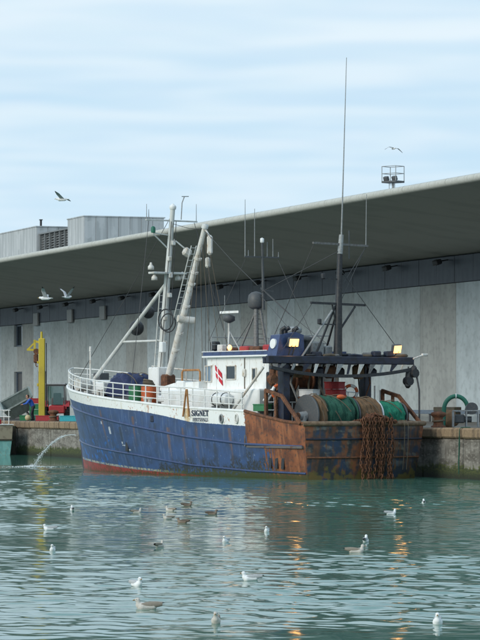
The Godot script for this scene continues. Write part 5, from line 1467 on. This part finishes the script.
func quay_things():
	var b: MB
	# yellow quay crane
	var c := on_quay("quay_crane", "yellow steel quay crane post with a short folded jib", "crane", -75.0, QY, -2.0, deg_to_rad(70.0))
	b = MB.new(); b.box(Vector3(0, 2.75, 0), Vector3(0.42, 5.5, 0.42), Basis(), 0.04); put("column", b, M.yellow, c)
	b = MB.new(); b.box(Vector3(0, 0.04, 0), Vector3(0.9, 0.08, 0.9)); for e in [[-0.35, -0.35], [0.35, -0.35], [-0.35, 0.35], [0.35, 0.35]]: b.cyl(Vector3(e[0], 0.08, e[1]), Vector3(e[0], 0.14, e[1]), 0.04, 0.04, 6)
	put("base_plate", b, M.darkgrey, c)
	b = MB.new(); b.cyl(Vector3(-0.02, 5.5, 0), Vector3(-0.02, 5.95, 0), 0.09, 0.07, 10); put("head_pin", b, M.yellow, c)
	b = MB.new(); b.bar(Vector3(-0.2, 5.25, 0), Vector3(-0.5, 5.3, 0), 0.14, 0.14); b.bar(Vector3(-0.48, 5.4, 0), Vector3(-0.48, 4.7, 0), 0.14, 0.14); b.bar(Vector3(-0.45, 5.25, 0), Vector3(-0.95, 4.75, 0), 0.1, 0.1); b.bar(Vector3(-1.0, 4.75, 0), Vector3(-0.3, 4.72, 0), 0.14, 0.14); put("jib", b, M.yellow, c)
	b = MB.new(); b.cyl(Vector3(-0.36, 4.62, -0.14), Vector3(-0.36, 4.62, 0.14), 0.2, 0.2, 12); b.box(Vector3(-0.4, 4.15, 0), Vector3(0.3, 0.6, 0.26), Basis(), 0.06); b.tube([Vector3(-0.4, 3.85, 0), Vector3(-0.4, 3.7, 0), Vector3(-0.34, 3.6, 0), Vector3(-0.27, 3.66, 0)], 0.035, 6); put("hoist", b, M.rust, c)
	b = MB.new(); b.cyl(Vector3(0.3, 0.1, 0.05), Vector3(0.3, 5.2, 0.05), 0.03, 0.03, 6); put("hose", b, M.black, c)
	for q in [[2.4, 0.2], [3.9, 0.16]]:
		b = MB.new(); b.box(Vector3(-0.27, q[0], 0), Vector3(0.1, q[1], 0.3), Basis(), 0.02); put("lug", b, M.yellow, c)
	# tipped skip, worker, boxes
	var sk := on_quay("tipping_skip", "grey green steel tipping skip with sloping sides beside the worker", "skip", -80.9, QY, -2.2, deg_to_rad(70.0))
	var bs := Basis(Vector3(0, 0, 1), 0.5)
	b = MB.new()
	var i0 := [Vector3(-0.95, 0.0, -0.6), Vector3(0.75, 0.0, -0.6), Vector3(0.75, 0.0, 0.6), Vector3(-0.95, 0.0, 0.6)]; var i1 := [Vector3(-1.15, 0.95, -0.72), Vector3(1.1, 0.95, -0.72), Vector3(1.1, 0.95, 0.72), Vector3(-1.15, 0.95, 0.72)]
	var off := Vector3(0.1, 0.75, 0)
	var turned := bs * Basis(Vector3.RIGHT, 0.55)
	for i in 4:
		var k := (i + 1) % 4
		b.poly([off + turned * i0[k], off + turned * i0[i], off + turned * i1[i], off + turned * i1[k]])
		b.poly([off + turned * (i0[i] * 0.94), off + turned * (i0[k] * 0.94), off + turned * (i1[k] * 0.94 + Vector3(0, 0.05, 0)), off + turned * (i1[i] * 0.94 + Vector3(0, 0.05, 0))])
	b.poly([off + turned * i0[0], off + turned * i0[1], off + turned * i0[2], off + turned * i0[3]])
	put("bin", b, M.zinc, sk)
	b = MB.new()
	for i in 4: b.bar(off + turned * (i1[i] * 0.985), off + turned * (i1[(i + 1) % 4] * 0.985), 0.09, 0.1)
	put("rim", b, M.zinc, sk)
	b = MB.new()
	for z in [-0.5, 0.5]:
		b.bar(Vector3(-1.1, 0.06, z), Vector3(1.1, 0.06, z), 0.1, 0.12); b.bar(Vector3(-0.6, 0.1, z), Vector3(-0.2, 0.8, z), 0.08, 0.08); b.bar(Vector3(0.8, 0.1, z), Vector3(0.3, 0.7, z), 0.08, 0.08)
	put("stand", b, M.darkgrey, sk)
	worker()
	for q in [["red fish box on the green boxes beside the worker", -79.0, 1.15, -2.75, M.red, 0.9], ["green fish box, topmost of two below the red box", -79.0, 0.76, -2.75, M.green, 0.9], ["green fish box, lowest below the red box", -79.0, 0.38, -2.75, M.green, 0.9], ["dark fish box on the ground under the green stack", -79.0, 0.0, -2.75, M.hose, 0.9], ["low green fish box at the foot of the yellow crane", -77.0, 0.0, -1.4, M.green, 0.75], ["long red fish box on the quay edge by the crane", -71.9, 0.0, -1.3, M.red, 1.15], ["red fish box right of the long red box", -70.4, 0.0, -1.35, M.red, 0.9], ["turquoise fish box on the quay edge near the bow", -66.2, 0.0, -1.3, M.cyan, 1.25]]:
		var t := on_quay("fish_box", q[0], "fish box", q[1], QY + q[2], q[3], deg_to_rad(70.0) + 0.08 * sin(q[1] * 7.0), "fish boxes on the quay"); crate(t, q[4], Vector3(q[5], 0.34, 0.6))
	var fl := on_quay("net_float", "pale yellow round float at the foot of the crane", "float", -75.6, QY, -1.2)
	b = MB.new(); b.ball(Vector3(0, 0.2, 0), Vector3(0.2, 0.2, 0.2), 16, 10); put("shell", b, plain(lin(0.5, 0.4, 0.22), 0.5), fl)
	b = MB.new(); b.torus(Vector3(0, 0.4, 0), Basis(), 0.06, 0.07, 0.025, 10, 5); put("eye", b, M.rope, fl)
	tractor()
	for q in [["rusty mooring bollard between the red and turquoise boxes", -68.5, -0.9], ["rusty mooring bollard beside the green hose frame", -6.7, -1.0]]:
		var bo := on_quay("mooring_bollard", q[0], "bollard", q[1], QY, q[2], 0.0, "mooring bollards on the quay")
		b = MB.new(); b.lathe(Vector3.ZERO, Vector3.UP, [[0, 0.34], [0.06, 0.34], [0.1, 0.24], [0.42, 0.2], [0.5, 0.3], [0.58, 0.36], [0.66, 0.33], [0.72, 0.18], [0.73, 0.0]], 18); put("post", b, M.rust, bo)
		b = MB.new(); b.torus(Vector3(0, 0.3, 0), Basis(Vector3.RIGHT, PI / 2 + 0.1), 0.25, 0.25, 0.05, 16, 6); put("rope_turn", b, M.rope, bo)
	# green hose looped over a steel frame
	var hf := on_quay("hose_frame", "small galvanised steel frame with a pump on the right quay", "steel frame", -8.6, QY, -3.0, deg_to_rad(70.0))
	b = MB.new()
	for x in [-0.4, 0.2, 0.75]:
		b.bar(Vector3(x, 0, 0.3), Vector3(x, 0.75, 0.3), 0.06, 0.06); b.bar(Vector3(x, 0, -0.3), Vector3(x, 0.75, -0.3), 0.06, 0.06)
	for z in [0.3, -0.3]: b.bar(Vector3(-0.4, 0.75, z), Vector3(0.75, 0.75, z), 0.07, 0.06)
	put("frame", b, M.grey, hf)
	b = MB.new(); b.box(Vector3(-0.1, 0.38, 0), Vector3(0.45, 0.4, 0.4), Basis(), 0.05); b.cyl(Vector3(0.05, 0.35, 0), Vector3(0.45, 0.35, 0), 0.14, 0.14, 12); put("pump", b, M.darkgrey, hf)
	b = MB.new(); b.cyl(Vector3(0.45, 0.85, 0.3), Vector3(0.45, 0.85, -0.3), 0.28, 0.28, 18); put("reel", b, M.darkgrey, hf)
	var ho := on_quay("green_hose", "thick green hose looping up over the steel frame", "hose", -8.9, QY, -3.0, deg_to_rad(70.0))
	b = MB.new(); var pts := []
	for i in 17:
		var a := PI * i / 16.0; pts.append(Vector3(-0.15 - cos(a) * 0.55, 0.8 + sin(a) * 0.62, 0.05))
	pts.push_front(Vector3(-0.72, 0.02, 0.06)); pts.push_front(Vector3(-1.2, 0.07, 0.2)); pts.append(Vector3(0.42, 0.62, 0.05))
	b.tube(pts, 0.1, 10); put("hose", b, M.hose, ho)
	b = MB.new(); b.cyl(Vector3(0.38, 0.85, 0.05), Vector3(0.42, 0.6, 0.05), 0.13, 0.13, 12); put("coupling", b, M.darkgrey, ho)
	b = MB.new(); b.torus(Vector3(-0.15, 1.42, 0.05), Basis(Vector3.UP, PI / 2), 0.11, 0.11, 0.025, 12, 5); put("clamp", b, M.white, ho)
	var nh := on_quay("net_heap", "small brown heap of net beside the green hose", "net", -10.3, QY, -3.1)
	b = MB.new(); var wb := FastNoiseLite.new(); wb.seed = 15; wb.frequency = 2.5
	b.ball(Vector3(0, 0.3, 0), Vector3(0.42, 0.5, 0.42), 20, 14, wb, 0.35); put("heap", b, M.net_brown, nh)
	b = MB.new(); b.tube([Vector3(-0.3, 0.1, 0.35), Vector3(0, 0.5, 0.38), Vector3(0.3, 0.2, 0.36)], 0.025, 5); put("cord", b, M.rope, nh)
	var pl := on_quay("timber_stack", "low stack of dark timber baulks at the foot of the wall", "timber", -52.5, QY, -21.5)
	for i in 3:
		b = MB.new(); b.box(Vector3(0.1 * i, 0.18 + 0.3 * i, 0), Vector3(3.2, 0.28, 0.5), Basis(), 0.03); put("baulk", b, M.timber, pl)

func tractor():
	var t := on_quay("tractor", "small tractor with teal glazed cab behind the fish boxes", "tractor", -78.4, QY, -4.0, deg_to_rad(70.0))
	var b := MB.new(); b.box(Vector3(0, 0.75, -0.6), Vector3(0.75, 0.5, 3.2), Basis(), 0.06); put("chassis", b, M.darkgrey, t)
	b = MB.new(); b.box(Vector3(0, 1.2, -1.9), Vector3(0.85, 0.75, 1.5), Basis(), 0.1); put("bonnet", b, M.red, t)
	b = MB.new(); b.box(Vector3(0.1, 0.75, 0.95), Vector3(1.1, 0.55, 0.3), Basis(), 0.08); put("rear_panel", b, M.red, t)
	for e in [-1, 1]:
		wheel(t, Vector3(e * 0.72, 0.62, 0.2), Vector3.RIGHT, 0.62, 0.36); wheel(t, Vector3(e * 0.6, 0.4, -2.2), Vector3.RIGHT, 0.4, 0.26)
		b = MB.new(); var pts := []
		for i in 9:
			var a := PI * (0.05 + 0.75 * i / 8.0); pts.append(Vector3(e * 0.72, 0.62 + sin(a) * 0.72, 0.2 + cos(a) * 0.72))
		for i in 8: b.bar(pts[i], pts[i + 1], 0.42, 0.05)
		put("mudguard", b, M.red, t)
	b = MB.new()
	for x in [-0.62, 0.62]:
		for z in [-0.75, 0.75]: b.bar(Vector3(x, 1.0, z), Vector3(x * 0.92, 2.4, z * 0.92), 0.08, 0.08)
	for z in [-0.69, 0.69]: b.bar(Vector3(-0.58, 2.38, z), Vector3(0.58, 2.38, z), 0.08, 0.08)
	var cab := put("cab", b, M.darkgrey, t)
	b = MB.new(); b.box(Vector3(0, 2.47, 0), Vector3(1.4, 0.12, 1.65), Basis(), 0.05); put("roof", b, M.grey, cab)
	var gl := plain(lin(0.05, 0.16, 0.15), 0.06); gl.transparency = BaseMaterial3D.TRANSPARENCY_ALPHA; gl.albedo_color.a = 0.3
	for e in [-1, 1]:
		b = MB.new(); b.box(Vector3(e * 0.6, 1.7, 0), Vector3(0.02, 1.25, 1.3)); put("side_glass", b, gl, cab)
		b = MB.new(); b.box(Vector3(0, 1.7, e * 0.73), Vector3(1.05, 1.25, 0.02)); put("end_glass", b, gl, cab)
	b = MB.new(); b.box(Vector3(0.1, 1.15, 0.2), Vector3(0.55, 0.15, 0.5), Basis(), 0.05); b.box(Vector3(0.1, 1.5, 0.42), Vector3(0.55, 0.75, 0.14), Basis(), 0.06); put("seat", b, M.black, t)
	b = MB.new(); b.cyl(Vector3(-0.5, 1.5, -1.4), Vector3(-0.5, 2.5, -1.4), 0.06, 0.06, 8); put("exhaust", b, M.grey, t)

func worker():
	var t := on_quay("person", "person in a bright blue jacket and dark trousers bending toward the skip", "person", -77.6, QY, -2.05, deg_to_rad(70.0) + 0.2)
	# local frame: -x is the way the person leans and faces
	var blue := Color(0.03, 0.1, 0.42); var trou := Color(0.02, 0.022, 0.03); var skin := Color(0.4, 0.22, 0.15); var boot := Color(0.012, 0.012, 0.012)
	var V := func(x: float, y: float, z: float) -> Vector3: return Vector3(x, y, z)
	var bones := []
	for e in [-1.0, 1.0]:
		bones.append([V.call(0.08 - 0.06 * e, 0.06, 0.12 * e), V.call(-0.1 - 0.06 * e, 0.045, 0.14 * e), 0.055, 0.045, boot])
		bones.append([V.call(0.08 - 0.06 * e, 0.09, 0.12 * e), V.call(0.0 - 0.05 * e, 0.48, 0.12 * e), 0.055, 0.075, trou])
		bones.append([V.call(0.0 - 0.05 * e, 0.48, 0.12 * e), V.call(0.08, 0.9, 0.1 * e), 0.075, 0.105, trou])
		bones.append([V.call(-0.2, 1.38, 0.19 * e), V.call(-0.38, 1.16, 0.24 * e), 0.07, 0.055, blue])
		bones.append([V.call(-0.38, 1.16, 0.24 * e), V.call(-0.6, 1.1, 0.17 * e), 0.052, 0.042, blue])
		bones.append([V.call(-0.6, 1.1, 0.17 * e), V.call(-0.68, 1.08, 0.16 * e), 0.036, 0.036, skin])
	bones.append([V.call(0.08, 0.93, -0.06), V.call(0.08, 0.93, 0.06), 0.13, 0.13, trou])
	bones.append([V.call(0.04, 1.02, 0), V.call(-0.1, 1.28, 0), 0.15, 0.17, blue])
	bones.append([V.call(-0.16, 1.38, -0.12), V.call(-0.16, 1.38, 0.12), 0.1, 0.1, blue])
	bones.append([V.call(-0.2, 1.42, 0), V.call(-0.27, 1.53, 0), 0.06, 0.055, skin])
	bones.append([V.call(-0.29, 1.6, 0), V.call(-0.32, 1.66, 0), 0.085, 0.095, skin])
	bones.append([V.call(-0.38, 1.59, 0), V.call(-0.41, 1.585, 0), 0.022, 0.014, skin])
	bones.append([V.call(-0.33, 1.53, 0), V.call(-0.37, 1.53, 0), 0.05, 0.035, skin])
	for e in [-1.0, 1.0]: bones.append([V.call(-0.3, 1.62, 0.088 * e), V.call(-0.3, 1.6, 0.09 * e), 0.022, 0.016, skin])
	var b := MB.new(); b.nets(bones, 0.02, 0.03)
	b.col = skin
	for e in [-1.0, 1.0]:
		for f in 4:
			var z: float = 0.16 * e + (f - 1.5) * 0.019
			b.tube([V.call(-0.69, 1.085, z), V.call(-0.735 - 0.006 * (1 - absf(f - 1.3)), 1.075, z), V.call(-0.76, 1.045, z)], [0.01, 0.009, 0.008], 6)
		b.tube([V.call(-0.67, 1.08, 0.16 * e - 0.035 * e), V.call(-0.7, 1.075, 0.16 * e - 0.055 * e), V.call(-0.73, 1.06, 0.16 * e - 0.05 * e)], [0.012, 0.011, 0.009], 6)
	put("body", b, M.vcol, t)
	b = MB.new(); b.col = Color(0.03, 0.018, 0.012); b.ball(V.call(-0.285, 1.675, 0), Vector3(0.105, 0.085, 0.1), 14, 10); b.ball(V.call(-0.25, 1.62, 0), Vector3(0.075, 0.1, 0.09), 12, 8); put("hair", b, M.vcol, t)
	b = MB.new(); b.col = Color(0.01, 0.01, 0.01)
	for e in [-1, 1]: b.ball(V.call(-0.395, 1.635, 0.034 * e), Vector3.ONE * 0.011, 8, 6)
	put("eyes", b, M.vcol, t)

# ---------------------------------------------------------------- the small boat at the left edge
func small_boat():
	var at := quay_at * Transform3D(Basis(), Vector3(-70.9, 0, 2.9))
	var t := thing("small_boat", "small pale turquoise boat with tan bulwark at the left edge", "boat", at)
	var teal := tri(blend_tex(256, 256, lin(0.24, 0.5, 0.46), [[lin(0.16, 0.36, 0.34), nA, 0.45, 0.7, 0.6], [lin(0.3, 0.3, 0.22), nB, 0.66, 0.8, 0.5]]), 2.0, 0.5)
	var tan := tri(blend_tex(256, 256, lin(0.33, 0.28, 0.2), [[lin(0.2, 0.16, 0.11), nA, 0.45, 0.7, 0.6]]), 1.5, 0.6)
	# local x runs along the quay; the square stern is at x = 0, the bow at x = -11
	var hb := func(x: float, y: float) -> float: return (1.75 - 0.25 * pow(1.0 - clampf(y / 1.9, 0, 1), 2.0)) * (1.0 - pow(clampf((-x - 4.0) / 7.0, 0, 1), 2.4))
	for lv in [["hull", -0.5, 1.0, teal], ["bulwark", 1.0, 1.98, tan]]:
		var b := MB.new()
		for sd in [1.0, -1.0]:
			var rows := []
			for j in 6:
				var row := PackedVector3Array()
				for i in 31:
					var x: float = -11.0 * i / 30.0; var y: float = lerpf(lv[1], lv[2] + 0.03 * pow(i / 30.0, 2.0) * 20.0 * (1.0 if lv[0] == "bulwark" or j == 5 else 0.4), j / 5.0)
					row.append(Vector3(x, y, sd * hb.call(x, y)))
				rows.append(row)
			b.grid(rows, sd > 0)
		var y0: float = lv[1]; var y1: float = lv[2]
		b.poly([Vector3(0, y0, hb.call(0, y0)), Vector3(0, y0, -hb.call(0, y0)), Vector3(0, y1, -hb.call(0, y1)), Vector3(0, y1, hb.call(0, y1))])
		put(lv[0], b, lv[3], t)
	var b := MB.new(); b.box(Vector3(-4.5, 1.3, 0), Vector3(8.8, 0.08, 3.2)); put("deck", b, M.deck, t)
	b = MB.new(); b.bar(Vector3(0.02, 1.0, 1.72), Vector3(0.02, 1.0, -1.72), 0.08, 0.1); b.bar(Vector3(0, 1.0, 1.73), Vector3(-5, 1.03, 1.73), 0.08, 0.1); put("rubbing_strake", b, M.timber, t)
	b = MB.new(); b.bar(Vector3(0.0, 2.0, 1.8), Vector3(0.0, 2.0, -1.8), 0.14, 0.06); for sd in [1.75, -1.75]: b.bar(Vector3(0, 2.0, sd), Vector3(-4.5, 2.03, sd), 0.14, 0.06)
	put("gunwale", b, M.rail, t)
	b = MB.new()
	for x in [-0.4, -1.6, -2.8]: b.cyl(Vector3(x, 2.0, -1.6), Vector3(x, 2.95, -1.6), 0.03, 0.03, 6)
	for y in [2.5, 2.93]: b.tube([Vector3(-0.1, y, -1.6), Vector3(-3.5, y, -1.6)], 0.03, 6)
	put("railing", b, M.rail, t)
	b = MB.new(); b.box(Vector3(-1.3, 1.85, -0.9), Vector3(0.8, 1.0, 0.7), Basis(), 0.05); put("engine_box", b, M.red, t)
	b = MB.new(); b.tube([Vector3(-2.2, 1.3, -0.8), Vector3(-2.4, 3.6, -0.8), Vector3(-2.6, 6.2, -0.8)], [0.1, 0.08, 0.06], 8); put("mast", b, M.rust, t)
	b = MB.new(); b.tube([Vector3(-2.5, 4.6, -0.8), Vector3(-1.9, 3.4, -0.8), Vector3(-1.3, 2.4, -0.8)], 0.06, 8); b.box(Vector3(-2.2, 4.9, -0.8), Vector3(0.3, 0.6, 0.3), Basis(), 0.08); put("derrick", b, M.rust, t)
	b = MB.new(); b.cyl(Vector3(-2.5, 1.6, -0.2), Vector3(-2.5, 1.6, 0.9), 0.35, 0.35, 14); put("net_hauler", b, M.grey, t)

# ---------------------------------------------------------------- gulls
func make_gull(wing_c: Color, head_c: Color, body_c: Color, speckled := false) -> Node3D:
	var t := thing("gull", "", "gull", Transform3D())
	var w := body_c
	var bones := [[Vector3(-0.12, 0.035, 0), Vector3(0.07, 0.03, 0), 0.055, 0.075, w], [Vector3(0.07, 0.03, 0), Vector3(0.12, 0.06, 0), 0.072, 0.045, w], [Vector3(0.12, 0.06, 0), Vector3(0.135, 0.14, 0), 0.042, 0.031, head_c], [Vector3(0.135, 0.152, 0), Vector3(0.155, 0.15, 0), 0.036, 0.031, head_c], [Vector3(-0.12, 0.045, 0), Vector3(-0.2, 0.065, 0), 0.04, 0.018, w], [Vector3(-0.2, 0.065, -0.012), Vector3(-0.245, 0.07, 0.012), 0.016, 0.01, w]]
	var b := MB.new(); b.nets(bones, 0.012, 0.025); put("body", b, M.feather if speckled else M.vcol, t)
	for e in [-1.0, 1.0]:
		b = MB.new(); b.col = wing_c
		var rows := []
		for j in 9:
			var u := j / 8.0; var x := lerpf(0.075, -0.27, u); var r := 0.062 * pow(sin(PI * clampf(0.06 + 0.9 * (1.0 - u) * 0.75 + 0.1, 0, 1)), 0.7) + 0.006
			var row := PackedVector3Array()
			for i in 9:
				var a := TAU * (i % 8) / 8.0
				row.append(Vector3(x, 0.072 + 0.02 * u + sin(a) * r * 0.75 - 0.012, e * (0.043 - 0.03 * u * u + cos(a) * 0.024)))
			rows.append(row)
		b.grid(rows, false); put("wing", b, M.feather, t)
		b = MB.new(); b.col = Color(0.015, 0.015, 0.018); b.tube([Vector3(-0.21, 0.092, e * 0.025), Vector3(-0.27, 0.098, e * 0.012), Vector3(-0.31, 0.1, e * 0.004)], [0.014, 0.011, 0.003], 6); put("wing_tip", b, M.vcol, t)
		b = MB.new(); b.col = Color(0.01, 0.01, 0.01); b.ball(Vector3(0.16, 0.158, e * 0.029), Vector3.ONE * 0.007, 6, 5); put("eye", b, M.vcol, t)
	b = MB.new(); b.col = Color(0.3, 0.16, 0.04); b.tube([Vector3(0.178, 0.147, 0), Vector3(0.205, 0.144, 0), Vector3(0.222, 0.136, 0)], [0.012, 0.009, 0.003], 6); put("beak", b, M.vcol, t)
	return t

func wing_rows(side: float, lift: float, bend: float, sweep: float, up: bool) -> Array:
	var rows := []
	for j in 13:
		var u := j / 12.0
		var inner := minf(u, 0.45) / 0.45; var outer := maxf(0.0, u - 0.45) / 0.55
		var p := Vector3(0.03 * inner - sweep * outer, 0.03 + sin(lift) * 0.26 * inner + sin(lift - bend) * 0.36 * outer, side * (0.045 + cos(lift) * 0.26 * inner + cos(lift - bend) * 0.36 * outer))
		var ch := lerpf(0.15, 0.13, inner) * (1.0 - 0.86 * pow(outer, 1.6))
		var row := PackedVector3Array()
		for i in 9:
			var a := TAU * (i % 8) / 8.0
			row.append(p + Vector3(0.05 - ch * 0.5 + cos(a) * ch * 0.5, sin(a) * 0.009 * (1.0 - 0.6 * u) + 0.01 * (1.0 - absf(cos(a))), 0))
		rows.append(row)
	return rows

func make_flying(lift_l: float, lift_r: float, bend: float) -> Node3D:
	var t := thing("flying_gull", "", "gull", Transform3D())
	var w := Color(0.72, 0.72, 0.71)
	var bones := [[Vector3(-0.1, 0.0, 0), Vector3(0.08, 0.01, 0), 0.045, 0.06, w], [Vector3(0.08, 0.01, 0), Vector3(0.17, 0.03, 0), 0.05, 0.034, w], [Vector3(0.17, 0.03, 0), Vector3(0.19, 0.03, 0), 0.034, 0.03, w], [Vector3(-0.1, 0.0, 0), Vector3(-0.2, 0.01, 0), 0.035, 0.016, w], [Vector3(-0.19, 0.01, -0.03), Vector3(-0.25, 0.012, -0.045), 0.012, 0.008, w], [Vector3(-0.19, 0.01, 0.03), Vector3(-0.25, 0.012, 0.045), 0.012, 0.008, w], [Vector3(-0.19, 0.01, 0), Vector3(-0.26, 0.012, 0), 0.014, 0.008, w]]
	var b := MB.new(); b.nets(bones, 0.012, 0.02); put("body", b, M.vcol, t)
	for e in [-1.0, 1.0]:
		b = MB.new(); b.col = Color(0.42, 0.43, 0.44)
		var rows := wing_rows(e, lift_l if e < 0 else lift_r, bend, 0.1, true)
		b.grid(rows, e > 0)
		for k in range(b.c.size() - 9 * 3, b.c.size()): b.c[k] = Color(0.03, 0.03, 0.035)
		put("wing", b, M.vcol, t)
		b = MB.new(); b.col = Color(0.01, 0.01, 0.01); b.ball(Vector3(0.2, 0.04, e * 0.027), Vector3.ONE * 0.007, 6, 5); put("eye", b, M.vcol, t)
	b = MB.new(); b.col = Color(0.5, 0.3, 0.05); b.tube([Vector3(0.212, 0.028, 0), Vector3(0.24, 0.025, 0), Vector3(0.258, 0.016, 0)], [0.012, 0.009, 0.003], 6); put("beak", b, M.vcol, t)
	return t

func gulls():
	var white := make_gull(Color(0.5, 0.51, 0.52), Color(0.8, 0.8, 0.79), Color(0.8, 0.8, 0.79))
	var mottled := make_gull(Color(0.3, 0.26, 0.21), Color(0.62, 0.59, 0.54), Color(0.66, 0.62, 0.56), true)
	var brown := make_gull(Color(0.13, 0.1, 0.075), Color(0.22, 0.18, 0.14), Color(0.26, 0.2, 0.15), true)
	# [x metres right of the camera axis, metres out, heading in degrees (0 faces right), size, kind, label]
	var L := [
		[-5.10, 91.2, 100, 1.0, 0, "white gull swimming alone below the trawler's red bow"],
		[-4.88, 76.6, 185, 1.0, 0, "white gull swimming near the left edge, the upper of two there"],
		[-4.08, 65.4, 265, 1.0, 0, "white gull facing the viewer near the left edge, lower of two there"],
		[-3.05, 89.0, 20, 0.95, 1, "grey speckled gull at the left end of the mid-water group"],
		[-2.12, 90.6, 150, 1.0, 1, "grey speckled gull at the top left of the mid-water group"],
		[-1.66, 95.2, 10, 1.0, 2, "dark brown young gull, the uppermost of the mid-water group"],
		[-2.03, 84.1, 200, 0.95, 1, "grey speckled gull just left of two brown ones in mid-water"],
		[-1.57, 81.2, 160, 1.0, 2, "brown young gull, the lowest of the mid-water group"],
		[-0.80, 87.6, 10, 1.0, 2, "brown young gull at the right end of the mid-water group"],
		[-1.80, 67.3, 60, 1.0, 1, "grey backed gull swimming away above the two large gulls"],
		[-0.33, 69.6, 250, 1.0, 0, "small white gull in the centre of the water"],
		[-1.81, 52.5, 300, 1.12, 0, "bright white gull facing forward, in front of a speckled one"],
		[-1.46, 46.6, 182, 1.18, 1, "large speckled gull swimming left in the foreground"],
		[-0.345, 43.7, 265, 1.1, 1, "grey gull facing the viewer at the bottom middle"],
		[0.68, 75.4, 260, 1.0, 0, "white gull facing the viewer right of the centre"],
		[4.42, 87.7, 20, 1.1, 0, "white gull swimming below the stern chains"],
		[5.98, 97.6, 90, 1.0, 0, "white gull farthest out at the right, under the quay"],
		[2.92, 69.8, 80, 1.1, 0, "white gull swimming away, the upper of a pair at right"],
		[2.51, 64.6, 5, 1.2, 1, "grey winged gull swimming right, the lower of a pair at right"],
		[0.18, 54.4, 185, 1.05, 0, "white gull swimming left in the lower middle of the water"],
		[2.86, 43.4, 265, 1.15, 0, "large white gull facing the viewer at the lower right"],
	]
	var src := [white, mottled, brown]; var first := [true, true, true]
	for q in L:
		var xf := Transform3D(Basis(Vector3.UP, deg_to_rad(q[2])).scaled(Vector3.ONE * q[3] * 0.8), Vector3(q[0], 0.005, -q[1]))
		var o: Node3D = src[q[4]]
		if first[q[4]]:
			o.transform = xf; o.set_meta("label", q[5]); first[q[4]] = false
		else:
			o = copy(o, q[5], xf)
		o.set_meta("group", "gulls swimming in the harbour")
	for q in [[-9.5, 14.2, -160.0, 160, 0.5, 0.1, 0.3, 0.0, 1.65, "gull flying in the sky above the rooftop boxes"], [-9.9, 8.65, -152.5, 170, 0.75, 0.6, 0.55, 0.15, 1.55, "gull with raised wings flying left in front of the dark band"], [-8.75, 8.7, -152.0, 40, 0.85, 0.85, 0.3, 0.0, 1.25, "gull with wings in a vee flying right of another by the dark band"], [7.7, 16.1, -150.5, 120, -0.1, 0.3, 0.7, 0.3, 0.9, "gull flying just above the roof mast"]]:
		var f := make_flying(q[4], q[5], q[6])
		f.transform = Transform3D(Basis(Vector3.UP, deg_to_rad(q[3])) * Basis(Vector3.RIGHT, q[7]) * Basis.from_scale(Vector3.ONE * q[8]), Vector3(q[0], q[1], q[2]))
		tag(f, q[9], "gull", "gulls in flight")
